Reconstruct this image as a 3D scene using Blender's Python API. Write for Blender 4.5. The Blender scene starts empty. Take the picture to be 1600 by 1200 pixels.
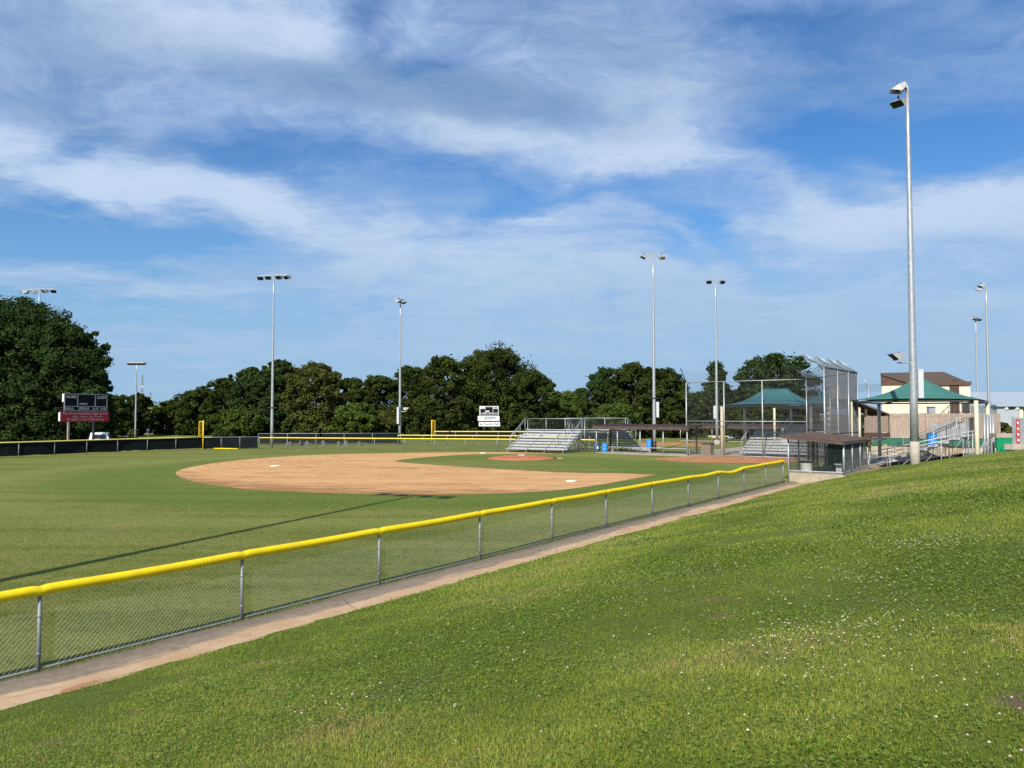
import bpy, bmesh, math, random
import numpy as np
from mathutils import Vector, Matrix

random.seed(7)
RNG = np.random.default_rng(11)
S = bpy.context.scene
COL = S.collection
R = math.radians

# ---------------------------------------------------------------- camera
H = 3.5
F = 1202.0
PITCH = math.atan(48.0 / F)
cam = bpy.data.cameras.new('camera')
cam.sensor_width = 36.0
cam.lens = F / 1600.0 * 36.0
cam.clip_start = 0.1
cam.clip_end = 6000
camo = bpy.data.objects.new('camera', cam)
COL.objects.link(camo)
camo.location = (0, 0, H)
camo.rotation_euler = (math.pi / 2 + PITCH, 0, 0)
S.camera = camo

# ---------------------------------------------------------------- sun, sky, exposure
SUN_AZ = math.atan2(-0.362, -0.932)      # compass direction towards the sun, from +Y clockwise to +X
SUN_EL = R(34.5)
to_sun = Vector((math.sin(SUN_AZ) * math.cos(SUN_EL), math.cos(SUN_AZ) * math.cos(SUN_EL), math.sin(SUN_EL)))
sl = bpy.data.lights.new('sun', 'SUN')
sl.energy = 5.0
sl.angle = R(0.53)
sl.color = (1.0, 0.94, 0.85)
so = bpy.data.objects.new('sun', sl)
COL.objects.link(so)
so.location = to_sun * 100
so.rotation_euler = (-to_sun).to_track_quat('-Z', 'Y').to_euler()

S.cycles.use_denoising = False
S.cycles.sample_clamp_indirect = 4.0
S.view_settings.view_transform = 'Standard'
S.view_settings.look = 'None'
S.view_settings.exposure = 0.4
S.view_settings.gamma = 1.0
S.view_settings.use_curve_mapping = False


def ray(px, py):
    X = (px - 800) / F
    Y = (600 - py) / F
    return Vector((X, math.cos(PITCH) - Y * math.sin(PITCH), math.sin(PITCH) + Y * math.cos(PITCH)))


def G(px, py, z=0.0):
    r = ray(px, py)
    t = (z - H) / r.z
    return Vector((r.x * t, r.y * t, z))


def P(px, py, d):
    r = ray(px, py)
    t = d / r.y
    return Vector((r.x * t, d, H + r.z * t))


def XD(px, d, z=0.0):
    """point at bearing px and depth d"""
    q = P(px, 648, d)
    return Vector((q.x, d, z))


# frame of the near fence: t runs along it away from the camera, n to its right
T = Vector((0.574, 0.819, 0))
N = Vector((0.819, -0.574, 0))
A0 = Vector((-6.39, 10.52, 0))
ALN = math.atan2(N.y, N.x)


def UV(u, v, z=0.0):
    q = A0 + N * u + T * v
    return Vector((q.x, q.y, z))


def to_uv(x, y):
    return (x - A0.x) * N.x + (y - A0.y) * N.y, (x - A0.x) * T.x + (y - A0.y) * T.y


def build_world():
    w = bpy.data.worlds.new('World')
    S.world = w
    w.use_nodes = True
    nt = w.node_tree
    nt.nodes.clear()

    def nd(t, **k):
        n = nt.nodes.new(t)
        for a, b in k.items():
            setattr(n, a, b)
        return n

    def con(v, sock):
        if isinstance(v, (int, float)):
            sock.default_value = v
        elif isinstance(v, tuple):
            sock.default_value = v
        else:
            nt.links.new(v, sock)

    def m(op, a, b=0.0, c=0.0, clamp=False):
        n = nd('ShaderNodeMath', operation=op, use_clamp=clamp)
        con(a, n.inputs[0]); con(b, n.inputs[1]); con(c, n.inputs[2])
        return n.outputs[0]

    def vm(op, a, b=(0, 0, 0)):
        n = nd('ShaderNodeVectorMath', operation=op)
        con(a, n.inputs[0]); con(b, n.inputs[1])
        return n.outputs['Value'] if op == 'LENGTH' else n.outputs['Vector']

    def mapping(v, loc=(0, 0, 0), rot=0.0, sc=(1, 1, 1), typ='POINT'):
        n = nd('ShaderNodeMapping', vector_type=typ)
        con(v, n.inputs['Vector'])
        n.inputs['Location'].default_value = loc
        n.inputs['Rotation'].default_value = (0, 0, rot)
        n.inputs['Scale'].default_value = sc
        return n.outputs[0]

    def noise(v, scale, detail, rough=0.5, out='Fac', dist=0.0):
        n = nd('ShaderNodeTexNoise')
        con(v, n.inputs['Vector'])
        n.inputs['Scale'].default_value = scale
        n.inputs['Detail'].default_value = detail
        n.inputs['Roughness'].default_value = rough
        n.inputs['Distortion'].default_value = dist
        return n.outputs[out]

    def smooth(v, a, b, lo=0.0, hi=1.0):
        n = nd('ShaderNodeMapRange', interpolation_type='SMOOTHSTEP')
        con(v, n.inputs['Value'])
        n.inputs['From Min'].default_value = a
        n.inputs['From Max'].default_value = b
        n.inputs['To Min'].default_value = lo
        n.inputs['To Max'].default_value = hi
        return n.outputs['Result']

    def mix(f, a, b):
        n = nd('ShaderNodeMix', data_type='RGBA')
        con(f, n.inputs[0]); con(a, n.inputs[6]); con(b, n.inputs[7])
        return n.outputs[2]

    sky = nd('ShaderNodeTexSky', sky_type='NISHITA')
    sky.sun_disc = False
    sky.sun_elevation = SUN_EL
    sky.sun_rotation = SUN_AZ
    sky.air_density = SKY['air']
    sky.dust_density = SKY['dust']
    sky.ozone_density = SKY['ozone']
    tc = nd('ShaderNodeTexCoord')
    d = tc.outputs['Generated']
    sep = nd('ShaderNodeSeparateXYZ')
    con(d, sep.inputs[0])
    x, y, z = sep.outputs
    az = m('ARCTAN2', x, y)
    el = m('ARCSINE', z)
    cb = nd('ShaderNodeCombineXYZ')
    con(az, cb.inputs[0]); con(el, cb.inputs[1])
    ae = cb.outputs[0]
    den = m('ADD', m('MAXIMUM', z, 0.0), 0.10)
    cp = nd('ShaderNodeCombineXYZ')
    con(m('DIVIDE', x, den), cp.inputs[0]); con(m('DIVIDE', y, den), cp.inputs[1])
    pl = cp.outputs[0]
    # wind-warped coordinates, so that the openings have feathered edges
    wn = noise(pl, 1.1, 5, 0.62, 'Color')
    wn = vm('MULTIPLY', vm('SUBTRACT', wn, (0.5, 0.5, 0.5)), (0.26, 0.14, 0))
    aw = vm('ADD', ae, wn)

    def blobs(lst, start):
        s = start
        for (px, py, sx, sy, rot, wt) in lst:
            r = ray(px, py).normalized()
            a = math.atan2(r.x, r.y)
            e = math.asin(r.z)
            l = vm('LENGTH', mapping(aw, (a, e, 0), R(rot), (sx / F, sy / F, 1), 'TEXTURE'))
            s = m('MULTIPLY_ADD', m('EXPONENT', m('MULTIPLY', m('MULTIPLY', l, l), -1.0)), wt, s)
        return s

    st1 = noise(mapping(pl, (3.1, 1.7, 0), R(-24), (0.55, 1.6, 1)), 1.0, 6, 0.60, dist=0.5)
    st2 = noise(mapping(pl, (8.3, 4.2, 0), R(18), (1.6, 4.2, 1)), 1.3, 7, 0.66, dist=0.8)
    st3 = noise(mapping(aw, (1.1, 0.4, 0), R(16), (6.0, 15.0, 1)), 1.0, 7, 0.70, dist=1.2)
    st4 = noise(mapping(aw, (4.7, 2.4, 0), R(-8), (3.2, 7.0, 1)), 1.0, 7, 0.64, dist=0.7)
    D = blobs(CLOUD_BLOBS, 0.78)
    for q, wt in ((st1, 1.3), (st2, 1.0), (st3, 1.8), (st4, 1.5)):
        D = m('MULTIPLY_ADD', m('SUBTRACT', q, 0.5), wt, D)
    D = m('ADD', D, smooth(el, R(3), R(24), 0.35, 0.0))
    alpha = smooth(D, -0.55, 1.62, 0.0, 0.97)
    shade = m('MULTIPLY_ADD', m('SUBTRACT', st2, 0.5), 0.35, blobs(SHADE_BLOBS, 0.0))
    thick = smooth(D, 0.55, 1.9)
    cc = mix(thick, SKY['thin'], SKY['thick'])
    cc = mix(smooth(shade, 0.0, 1.0, 0, 0.95), cc, SKY['grey'])
    low = smooth(el, R(0), R(19), 1.0, 0.0)
    cc = mix(m('MULTIPLY', low, 0.95), cc, SKY['low'])
    base = mix(m('MULTIPLY', smooth(el, R(-2), R(20), 1.0, 0.0), 0.9), vm('MULTIPLY', sky.outputs[0], SKY['tint']), SKY['lowsky'])
    colr = mix(alpha, base, cc)
    bg = nd('ShaderNodeBackground')
    con(colr, bg.inputs['Color'])
    bg.inputs['Strength'].default_value = 0.075
    out = nd('ShaderNodeOutputWorld')
    nt.links.new(bg.outputs[0], out.inputs[0])


SKY = dict(air=1.0, dust=0.3, ozone=1.5, tint=(0.45, 0.86, 1.27),
           thin=(3.7, 5.2, 8.0, 1), thick=(5.9, 7.2, 9.2, 1), grey=(2.55, 3.9, 6.15, 1),
           low=(3.6, 5.45, 7.6, 1), lowsky=(2.6, 4.7, 6.95, 1))
# openings (negative) and banks (positive) of the cirrus sheet: bearing/height as px, py, half sizes, tilt, weight
CLOUD_BLOBS = [
    (110, 352, 240, 40, 2, -1.55), (300, 378, 150, 24, 4, -1.0), (20, 345, 120, 34, 0, -0.5), (70, 325, 150, 16, 0, -0.4),
    (430, 250, 130, 20, -6, -0.85), (150, 218, 55, 20, 32, -0.85), (560, 250, 120, 14, -4, -0.6), (380, 222, 90, 16, 4, -0.35),
    (780, 300, 110, 20, 4, -1.25), (930, 292, 120, 14, 8, -0.9), (700, 272, 90, 16, 10, -0.5), (715, 330, 90, 16, -10, -0.25),
    (1085, 340, 80, 22, -40, -1.35), (1030, 382, 60, 18, -42, -0.9), (1160, 300, 90, 26, -20, -0.7), (1260, 245, 120, 26, -22, -0.8),
    (1440, 196, 190, 42, -4, -1.5), (1560, 215, 110, 40, 0, -0.7), (1300, 190, 90, 30, -20, -0.5), (1180, 22, 160, 40, -10, -0.55),
    (1480, 60, 210, 55, 0, -0.55), (1330, 60, 120, 40, 0, -0.3), (552, 18, 40, 40, 45, -0.95), (600, 60, 40, 20, 45, -0.5), (690, 95, 70, 24, 20, -0.55),
    (30, 470, 200, 24, 0, -0.5), (300, 500, 190, 26, 0, -0.45), (560, 470, 120, 20, 0, -0.3), (90, 140, 170, 60, 10, -0.15), (260, 470, 160, 18, 0, -0.3), (1230, 400, 110, 22, -16, -0.25),
    (260, 40, 230, 60, 10, 0.60), (640, 200, 240, 44, -14, 0.55), (1000, 195, 200, 70, -8, 0.75), (820, 235, 150, 40, 0, 0.4),
    (440, 330, 150, 46, -14, 0.85), (60, 245, 170, 40, -18, 0.55), (230, 290, 140, 24, 8, 0.5), (1520, 300, 190, 46, 0, 0.85), (1330, 330, 150, 36, -12, 0.5),
    (560, 130, 160, 20, -30, 0.3), (1150, 480, 400, 90, 0, 0.3), (760, 410, 260, 60, 0, 0.35), (130, 425, 190, 18, 0, 0.45), (692, 312, 26, 14, 0, 0.7),
]
SHADE_BLOBS = [
    (560, 150, 230, 42, -6, 1.1), (780, 150, 200, 36, -10, 0.9), (80, 70, 150, 70, 0, 0.6), (940, 70, 150, 55, -10, 0.7), (200, 200, 200, 26, -8, 0.45),
    (1200, 130, 150, 40, 0, 0.45), (1000, 470, 220, 40, 0, 0.35), (1300, 520, 260, 50, 0, 0.35), (700, 245, 150, 16, -8, 0.3), (1400, 90, 200, 50, 0, 0.4), (480, 425, 160, 24, 0, 0.4),
]
build_world()


# ---------------------------------------------------------------- materials
def material(name, color, rough=0.7, metal=0.0, var=0.15, scale=3.0, bump=0.0, bscale=None, second=None, coords='Object', detail=6, stretch=(1, 1, 1), spec=0.4):
    m = bpy.data.materials.new(name)
    m.use_nodes = True
    nt = m.node_tree
    b = nt.nodes['Principled BSDF']
    b.inputs['Roughness'].default_value = rough
    b.inputs['Metallic'].default_value = metal
    b.inputs['Specular IOR Level'].default_value = spec
    tc = nt.nodes.new('ShaderNodeTexCoord')
    mp = nt.nodes.new('ShaderNodeMapping')
    mp.inputs['Scale'].default_value = stretch
    nt.links.new(tc.outputs[coords], mp.inputs['Vector'])
    nz = nt.nodes.new('ShaderNodeTexNoise')
    nz.inputs['Scale'].default_value = scale
    nz.inputs['Detail'].default_value = detail
    nz.inputs['Roughness'].default_value = 0.6
    nt.links.new(mp.outputs[0], nz.inputs['Vector'])
    ramp = nt.nodes.new('ShaderNodeValToRGB')
    c = Vector(color)
    c2 = Vector(second) if second else c * (1 + var)
    c1 = c if second else c * (1 - var)
    ramp.color_ramp.elements[0].position = 0.32
    ramp.color_ramp.elements[1].position = 0.68
    ramp.color_ramp.elements[0].color = (*c1, 1)
    ramp.color_ramp.elements[1].color = (*c2, 1)
    nt.links.new(nz.outputs['Fac'], ramp.inputs[0])
    nt.links.new(ramp.outputs[0], b.inputs['Base Color'])
    if bump:
        bp = nt.nodes.new('ShaderNodeBump')
        bp.inputs['Strength'].default_value = bump
        bp.inputs['Distance'].default_value = 0.02
        n2 = nt.nodes.new('ShaderNodeTexNoise')
        n2.inputs['Scale'].default_value = bscale or scale * 4
        n2.inputs['Detail'].default_value = 5
        nt.links.new(mp.outputs[0], n2.inputs['Vector'])
        nt.links.new(n2.outputs['Fac'], bp.inputs['Height'])
        nt.links.new(bp.outputs[0], b.inputs['Normal'])
    return m


M = {}
M['galv'] = material('galvanized_steel', (0.36, 0.385, 0.40), 0.45, 0.45, 0.18, 6, 0.1)
M['fence_post'] = material('dull_fence_steel', (0.20, 0.215, 0.225), 0.55, 0.25, 0.18, 6, 0.1)
M['wire'] = material('fence_wire', (0.18, 0.19, 0.18), 0.5, 0.3, 0.2, 5)
M['wire_dark'] = material('weathered_wire', (0.10, 0.105, 0.105), 0.55, 0.3, 0.2, 5)
M['net'] = material('black_netting', (0.10, 0.10, 0.10), 0.8, 0, 0.2, 5)
M['yellow'] = material('yellow_plastic', (0.88, 0.68, 0.0), 0.42, 0, 0.06, 2.5, second=(0.74, 0.54, 0.01))
M['yellow_faded'] = material('faded_yellow_plastic', (0.74, 0.62, 0.16), 0.6, 0, 0.1, 2)
M['yellow_paint'] = material('yellow_paint', (0.78, 0.53, 0.02), 0.5, 0, 0.1, 4)
M['yellow_dull'] = material('dull_yellow_paint', (0.42, 0.27, 0.02), 0.6, 0, 0.1, 4)
M['alu'] = material('aluminium_plank', (0.46, 0.47, 0.48), 0.45, 0.35, 0.12, 4, stretch=(0.3, 4, 4))
M['alu_dull'] = material('dull_aluminium', (0.42, 0.43, 0.44), 0.5, 0.4, 0.15, 4)
M['brown'] = material('brown_metal_roof', (0.060, 0.038, 0.032), 0.55, 0.0, 0.25, 2.2, second=(0.095, 0.064, 0.054))
M['brown_wood'] = material('brown_stained_wood', (0.06, 0.035, 0.025), 0.7, 0, 0.3, 3)
M['dark'] = material('dark_steel', (0.025, 0.025, 0.027), 0.5, 0, 0.3, 5)
M['screen'] = material('black_windscreen', (0.005, 0.008, 0.010), 0.85, 0, 0.35, 1.4, spec=0.15)
M['green_screen'] = material('green_windscreen', (0.012, 0.11, 0.06), 0.75, 0, 0.2, 1.5)
M['green_bright'] = material('bright_green_panel', (0.0, 0.20, 0.085), 0.6, 0, 0.1, 1.5)
M['teal'] = material('teal_shade_cloth', (0.040, 0.150, 0.125), 0.8, 0, 0.12, 0.9, 0.15, 12)
M['teal_dark'] = material('dark_teal_shade_cloth', (0.028, 0.105, 0.115), 0.8, 0, 0.15, 0.9, 0.15, 12)
M['cream'] = material('cream_paint', (0.58, 0.52, 0.36), 0.5, 0, 0.06, 3)
M['white'] = material('white_paint', (0.78, 0.78, 0.76), 0.45, 0, 0.06, 3)
M['blue'] = material('blue_plastic', (0.03, 0.22, 0.58), 0.45, 0, 0.1, 4)
M['blue_dark'] = material('dark_blue_plastic', (0.03, 0.10, 0.22), 0.45, 0, 0.1, 4)
M['red'] = material('red_board', (0.38, 0.012, 0.030), 0.6, 0, 0.08, 3)
M['red_paint'] = material('faded_red_paint', (0.45, 0.06, 0.07), 0.6, 0, 0.3, 5)
M['board'] = material('black_board', (0.006, 0.007, 0.010), 0.7, 0, 0.2, 3, spec=0.15)
M['frame_dull'] = material('dull_frame', (0.30, 0.31, 0.32), 0.6, 0.1, 0.1, 4)
M['navy'] = material('navy_paint', (0.012, 0.015, 0.10), 0.5, 0, 0.1, 3)
M['frame'] = material('pale_frame', (0.55, 0.56, 0.57), 0.45, 0.2, 0.1, 4)
M['concrete'] = material('concrete', (0.27, 0.23, 0.165), 0.9, 0, 0.2, 2.5, 0.3, 18, second=(0.38, 0.325, 0.235))
M['concrete_pale'] = material('pale_concrete', (0.40, 0.36, 0.295), 0.9, 0, 0.15, 3, 0.3, 20)
M['wood_old'] = material('weathered_pickets', (0.20, 0.15, 0.115), 0.85, 0, 0.35, 3.5, 0.4, 10, second=(0.36, 0.28, 0.22), stretch=(6, 6, 0.5))
M['bark'] = material('bark', (0.055, 0.043, 0.032), 0.9, 0, 0.4, 3, 0.6, 12)
M['bark_grey'] = material('dull_stone', (0.13, 0.13, 0.125), 0.9, 0, 0.25, 4)
M['block'] = material('cream_block_wall', (0.62, 0.565, 0.42), 0.85, 0, 0.06, 2, 0.2, 14)
M['brown_wall'] = material('brown_siding', (0.085, 0.040, 0.028), 0.7, 0, 0.15, 2)
M['shingle'] = material('brown_shingles', (0.085, 0.060, 0.043), 0.9, 0, 0.25, 6, 0.4, 20)
M['metal_white'] = material('pale_metal_siding', (0.36, 0.40, 0.43), 0.45, 0.1, 0.06, 1)
M['lamp_body'] = material('lamp_housing', (0.34, 0.34, 0.33), 0.5, 0.1, 0.1, 4)
M['lens'] = material('lamp_glass', (0.015, 0.015, 0.016), 0.3, 0.0, 0.3, 8)
M['glass'] = material('dark_glass', (0.02, 0.025, 0.03), 0.08, 0, 0.1, 2, spec=0.6)
M['rubber'] = material('black_rubber', (0.02, 0.02, 0.02), 0.8, 0, 0.2, 8)
M['base_white'] = material('white_rubber', (0.80, 0.78, 0.74), 0.7, 0, 0.08, 6)
M['clay_mound'] = material('red_mound_clay', (0.36, 0.105, 0.040), 0.95, 0, 0.2, 1.2, 0.3, 20, second=(0.45, 0.160, 0.065))
M['clay'] = material('red_clay', (0.32, 0.110, 0.038), 0.95, 0, 0.2, 0.8, 0.3, 20, second=(0.44, 0.215, 0.085))
M['truck_paint'] = material('white_car_paint', (0.80, 0.80, 0.80), 0.25, 0, 0.02, 1)
M['grey_panel'] = material('grey_panel', (0.28, 0.29, 0.30), 0.6, 0, 0.15, 3)
M['roof_green'] = material('green_metal_roof', (0.16, 0.27, 0.22), 0.6, 0, 0.1, 1)
M['lattice'] = material('grey_lattice', (0.26, 0.26, 0.255), 0.7, 0, 0.35, 9)
M['slat'] = material('brown_slat_bin', (0.25, 0.19, 0.14), 0.8, 0, 0.25, 4, stretch=(8, 8, 0.6))


class NodeHelp:
    def __init__(s, mat):
        s.nt = mat.node_tree
        s.b = s.nt.nodes['Principled BSDF']
        tc = s.nt.nodes.new('ShaderNodeTexCoord')
        s.co = tc.outputs['Object']

    def n(s, t, **k):
        q = s.nt.nodes.new(t)
        for a, b in k.items():
            setattr(q, a, b)
        return q

    def set(s, v, sock):
        if isinstance(v, (int, float, tuple)):
            sock.default_value = v
        else:
            s.nt.links.new(v, sock)

    def m(s, op, a, b=0.0, c=0.0):
        q = s.n('ShaderNodeMath', operation=op)
        for i, v in enumerate((a, b, c)):
            s.set(v, q.inputs[i])
        return q.outputs[0]

    def map(s, v, loc=(0, 0, 0), rot=0, sc=(1, 1, 1)):
        q = s.n('ShaderNodeMapping')
        s.set(v, q.inputs[0])
        q.inputs['Location'].default_value = loc
        q.inputs['Rotation'].default_value = (0, 0, rot)
        q.inputs['Scale'].default_value = sc
        return q.outputs[0]

    def noise(s, v, scale, detail=5, rough=0.55, dist=0.0):
        q = s.n('ShaderNodeTexNoise')
        s.set(v, q.inputs['Vector'])
        q.inputs['Scale'].default_value = scale
        q.inputs['Detail'].default_value = detail
        q.inputs['Roughness'].default_value = rough
        q.inputs['Distortion'].default_value = dist
        return q.outputs['Fac']

    def step(s, v, a, b, lo=0.0, hi=1.0):
        q = s.n('ShaderNodeMapRange', interpolation_type='SMOOTHSTEP')
        s.set(v, q.inputs['Value'])
        for k, w in (('From Min', a), ('From Max', b), ('To Min', lo), ('To Max', hi)):
            q.inputs[k].default_value = w
        return q.outputs['Result']

    def mix(s, f, a, b, mode='MIX'):
        q = s.n('ShaderNodeMix', data_type='RGBA', blend_type=mode)
        s.set(f, q.inputs[0]); s.set(a, q.inputs[6]); s.set(b, q.inputs[7])
        return q.outputs[2]

    def sep(s, v):
        q = s.n('ShaderNodeSeparateXYZ')
        s.set(v, q.inputs[0])
        return q.outputs

    def bump(s, h, strength, dist=0.02):
        q = s.n('ShaderNodeBump')
        q.inputs['Strength'].default_value = strength
        q.inputs['Distance'].default_value = dist
        s.set(h, q.inputs['Height'])
        s.nt.links.new(q.outputs[0], s.b.inputs['Normal'])

    def base(s, c):
        s.set(c, s.b.inputs['Base Color'])


def new_mat(name, rough=0.9, spec=0.2):
    m = bpy.data.materials.new(name)
    m.use_nodes = True
    h = NodeHelp(m)
    h.b.inputs['Roughness'].default_value = rough
    h.b.inputs['Specular IOR Level'].default_value = spec
    return m, h


def field_material():
    m, h = new_mat('mown_field_grass', 0.95, 0.1)
    co = h.co
    big = h.noise(co, 0.05, 4)
    mid = h.noise(co, 0.35, 5)
    fine = h.noise(co, 9.0, 6, 0.65)
    # mowing passes: long faint bands along the outfield, slightly wavering
    band = h.noise(h.map(co, (0, 0, 0), R(12), (0.035, 0.55, 1)), 1.0, 3, 0.5, 0.4)
    c = h.mix(h.step(big, 0.35, 0.65), (0.105, 0.135, 0.022, 1), (0.138, 0.160, 0.033, 1))
    c = h.mix(h.step(band, 0.40, 0.62, 0, 0.75), c, (0.190, 0.200, 0.050, 1))
    c = h.mix(h.step(mid, 0.52, 0.72, 0, 0.55), c, (0.225, 0.200, 0.070, 1))
    c = h.mix(h.step(fine, 0.50, 0.72, 0, 0.70), c, (0.26, 0.235, 0.085, 1))
    c = h.mix(h.step(fine, 0.46, 0.28, 0, 0.60), c, (0.035, 0.050, 0.007, 1))
    tuft = h.noise(co, 3.2, 6, 0.7)
    c = h.mix(h.step(tuft, 0.52, 0.68, 0, 0.65), c, (0.215, 0.195, 0.070, 1))
    c = h.mix(h.step(tuft, 0.46, 0.33, 0, 0.65), c, (0.048, 0.070, 0.010, 1))
    fleck = h.noise(co, 28.0, 4, 0.7)
    c = h.mix(h.step(fleck, 0.60, 0.75, 0, 0.7), c, (0.27, 0.24, 0.10, 1))
    # greener mown arc beside the infield skin
    x, y, z = h.sep(co)
    ctr = G(640, 737)
    dx = h.m('DIVIDE', h.m('SUBTRACT', x, ctr.x), 1.0)
    dy = h.m('SUBTRACT', y, ctr.y)
    rr = h.m('SQRT', h.m('ADD', h.m('MULTIPLY', dx, dx), h.m('MULTIPLY', dy, dy)))
    rr = h.m('MULTIPLY_ADD', h.m('SUBTRACT', mid, 0.5), 1.5, rr)
    ring = h.m('MULTIPLY', h.step(rr, 11.5, 14.5), h.step(rr, 20.5, 18.0))
    c = h.mix(h.m('MULTIPLY', ring, 0.65), c, (0.095, 0.148, 0.023, 1))
    ring2 = h.m('MULTIPLY', h.step(rr, 20.5, 22.0), h.step(rr, 25.0, 23.0))
    c = h.mix(h.m('MULTIPLY', ring2, 0.55), c, (0.190, 0.215, 0.055, 1))
    h.base(c)
    h.bump(h.noise(co, 14.0, 6, 0.7), 0.9, 0.05)
    return m


def slope_material():
    m, h = new_mat('clover_lawn', 0.95, 0.1)
    co = h.co
    big = h.noise(co, 0.22, 4)
    mid = h.noise(co, 1.3, 5)
    fine = h.noise(co, 22.0, 6, 0.7)
    c = h.mix(h.step(big, 0.35, 0.65), (0.090, 0.128, 0.018, 1), (0.135, 0.168, 0.028, 1))
    c = h.mix(h.step(mid, 0.54, 0.74, 0, 0.6), c, (0.150, 0.140, 0.052, 1))
    c = h.mix(h.step(fine, 0.42, 0.66, 0, 0.8), c, (0.155, 0.195, 0.045, 1))
    c = h.mix(h.step(fine, 0.48, 0.28, 0, 0.85), c, (0.030, 0.050, 0.007, 1))
    bare = h.m('MULTIPLY', h.step(h.noise(co, 0.75, 5, 0.6), 0.66, 0.74), 0.7)
    c = h.mix(bare, c, (0.155, 0.095, 0.050, 1))
    x, y, z = h.sep(co)
    wob = h.noise(co, 4.0, 5, 0.65)
    # worn path round the dugout corner, carrying the gutter strip on up the bank
    ax, ay = h.m('SUBTRACT', x, A0.x), h.m('SUBTRACT', y, A0.y)
    uu = h.m('ADD', h.m('MULTIPLY', ax, N.x), h.m('MULTIPLY', ay, N.y))
    vv = h.m('ADD', h.m('MULTIPLY', ax, T.x), h.m('MULTIPLY', ay, T.y))
    lim = h.m('MULTIPLY_ADD', h.m('MAXIMUM', h.m('SUBTRACT', vv, 35.0), 0.0), 0.48, 1.15)
    lim = h.m('MULTIPLY_ADD', h.m('SUBTRACT', wob, 0.5), 0.6, lim)
    pm = h.m('MULTIPLY', h.step(h.m('SUBTRACT', uu, lim), 0.12, -0.12), h.step(vv, 33.5, 35.0))
    c = h.mix(pm, c, h.mix(mid, (0.30, 0.205, 0.125, 1), (0.46, 0.335, 0.215, 1)))
    for (px, py, r, st) in BARE:
        q = slope_point(px, py)
        dd = h.m('SQRT', h.m('ADD', h.m('POWER', h.m('SUBTRACT', x, q[0]), 2.0), h.m('POWER', h.m('SUBTRACT', y, q[1]), 2.0)))
        dd = h.m('MULTIPLY_ADD', h.m('SUBTRACT', wob, 0.5), r * 1.2, dd)
        c = h.mix(h.step(dd, r * 1.35, r * 0.6, 0, .35 + .65 * st), c, h.mix(fine, (0.12, 0.080, 0.050, 1), (0.27, 0.175, 0.110, 1)))
    h.base(c)
    h.bump(fine, 1.0, 0.05)
    return m


def dirt_material():
    m, h = new_mat('infield_dirt', 0.97, 0.1)
    co = h.co
    big = h.noise(h.map(co, (0, 0, 0), R(15), (0.08, 0.5, 1)), 1.0, 5, 0.6, 0.5)
    mid = h.noise(co, 0.9, 6, 0.6)
    fine = h.noise(co, 25, 5, 0.7)
    c = h.mix(h.step(big, 0.35, 0.65), (0.49, 0.262, 0.108, 1), (0.575, 0.335, 0.148, 1))
    c = h.mix(h.step(mid, 0.56, 0.75, 0, 0.6), c, (0.37, 0.180, 0.078, 1))
    streak = h.noise(h.map(co, (5, 2, 0), R(10), (0.22, 1.8, 1)), 1.0, 6, 0.65, 0.3)
    c = h.mix(h.step(streak, 0.60, 0.72, 0, 0.7), c, (0.25, 0.110, 0.046, 1))
    c = h.mix(h.step(fine, 0.35, 0.7, 0, 0.35), c, (0.63, 0.40, 0.19, 1))
    # damp, darker soil where the skin meets the outfield grass, and rake lines round it
    x, y, z = h.sep(co)
    mc = G(815, 716.3)
    dx, dy = h.m('SUBTRACT', x, mc.x), h.m('SUBTRACT', y, mc.y)
    rr = h.m('SQRT', h.m('ADD', h.m('MULTIPLY', dx, dx), h.m('MULTIPLY', dy, dy)))
    rw = h.m('MULTIPLY_ADD', h.m('SUBTRACT', mid, 0.5), 5.0, rr)
    rim = h.m('MULTIPLY', h.step(rw, 24.6, 27.6), h.step(streak, 0.34, 0.60))
    c = h.mix(h.m('MULTIPLY', rim, 0.9), c, (0.23, 0.105, 0.045, 1))
    rk = h.m('SINE', h.m('MULTIPLY', h.m('MULTIPLY_ADD', mid, 0.9, rr), 9.0))
    c = h.mix(h.m('MULTIPLY', h.step(rk, 0.2, 1.0), 0.22), c, (0.30, 0.145, 0.062, 1))
    scuff = h.noise(h.map(co, (9, 4, 0), R(20), (1.0, 2.6, 1)), 1.6, 7, 0.7, 0.6)
    c = h.mix(h.step(scuff, 0.58, 0.70, 0, 0.55), c, (0.29, 0.135, 0.055, 1))
    c = h.mix(h.step(scuff, 0.42, 0.30, 0, 0.45), c, (0.60, 0.38, 0.18, 1))
    worn = h.noise(h.map(co, (2, 9, 0), R(8), (0.30, 0.75, 1)), 1.0, 8, 0.72, 0.8)
    c = h.mix(h.step(worn, 0.53, 0.64, 0, 0.62), c, (0.27, 0.125, 0.048, 1))
    c = h.mix(h.step(worn, 0.44, 0.34, 0, 0.55), c, (0.66, 0.42, 0.20, 1))
    h.base(c)
    h.bump(fine, 0.35, 0.02)
    return m


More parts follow.
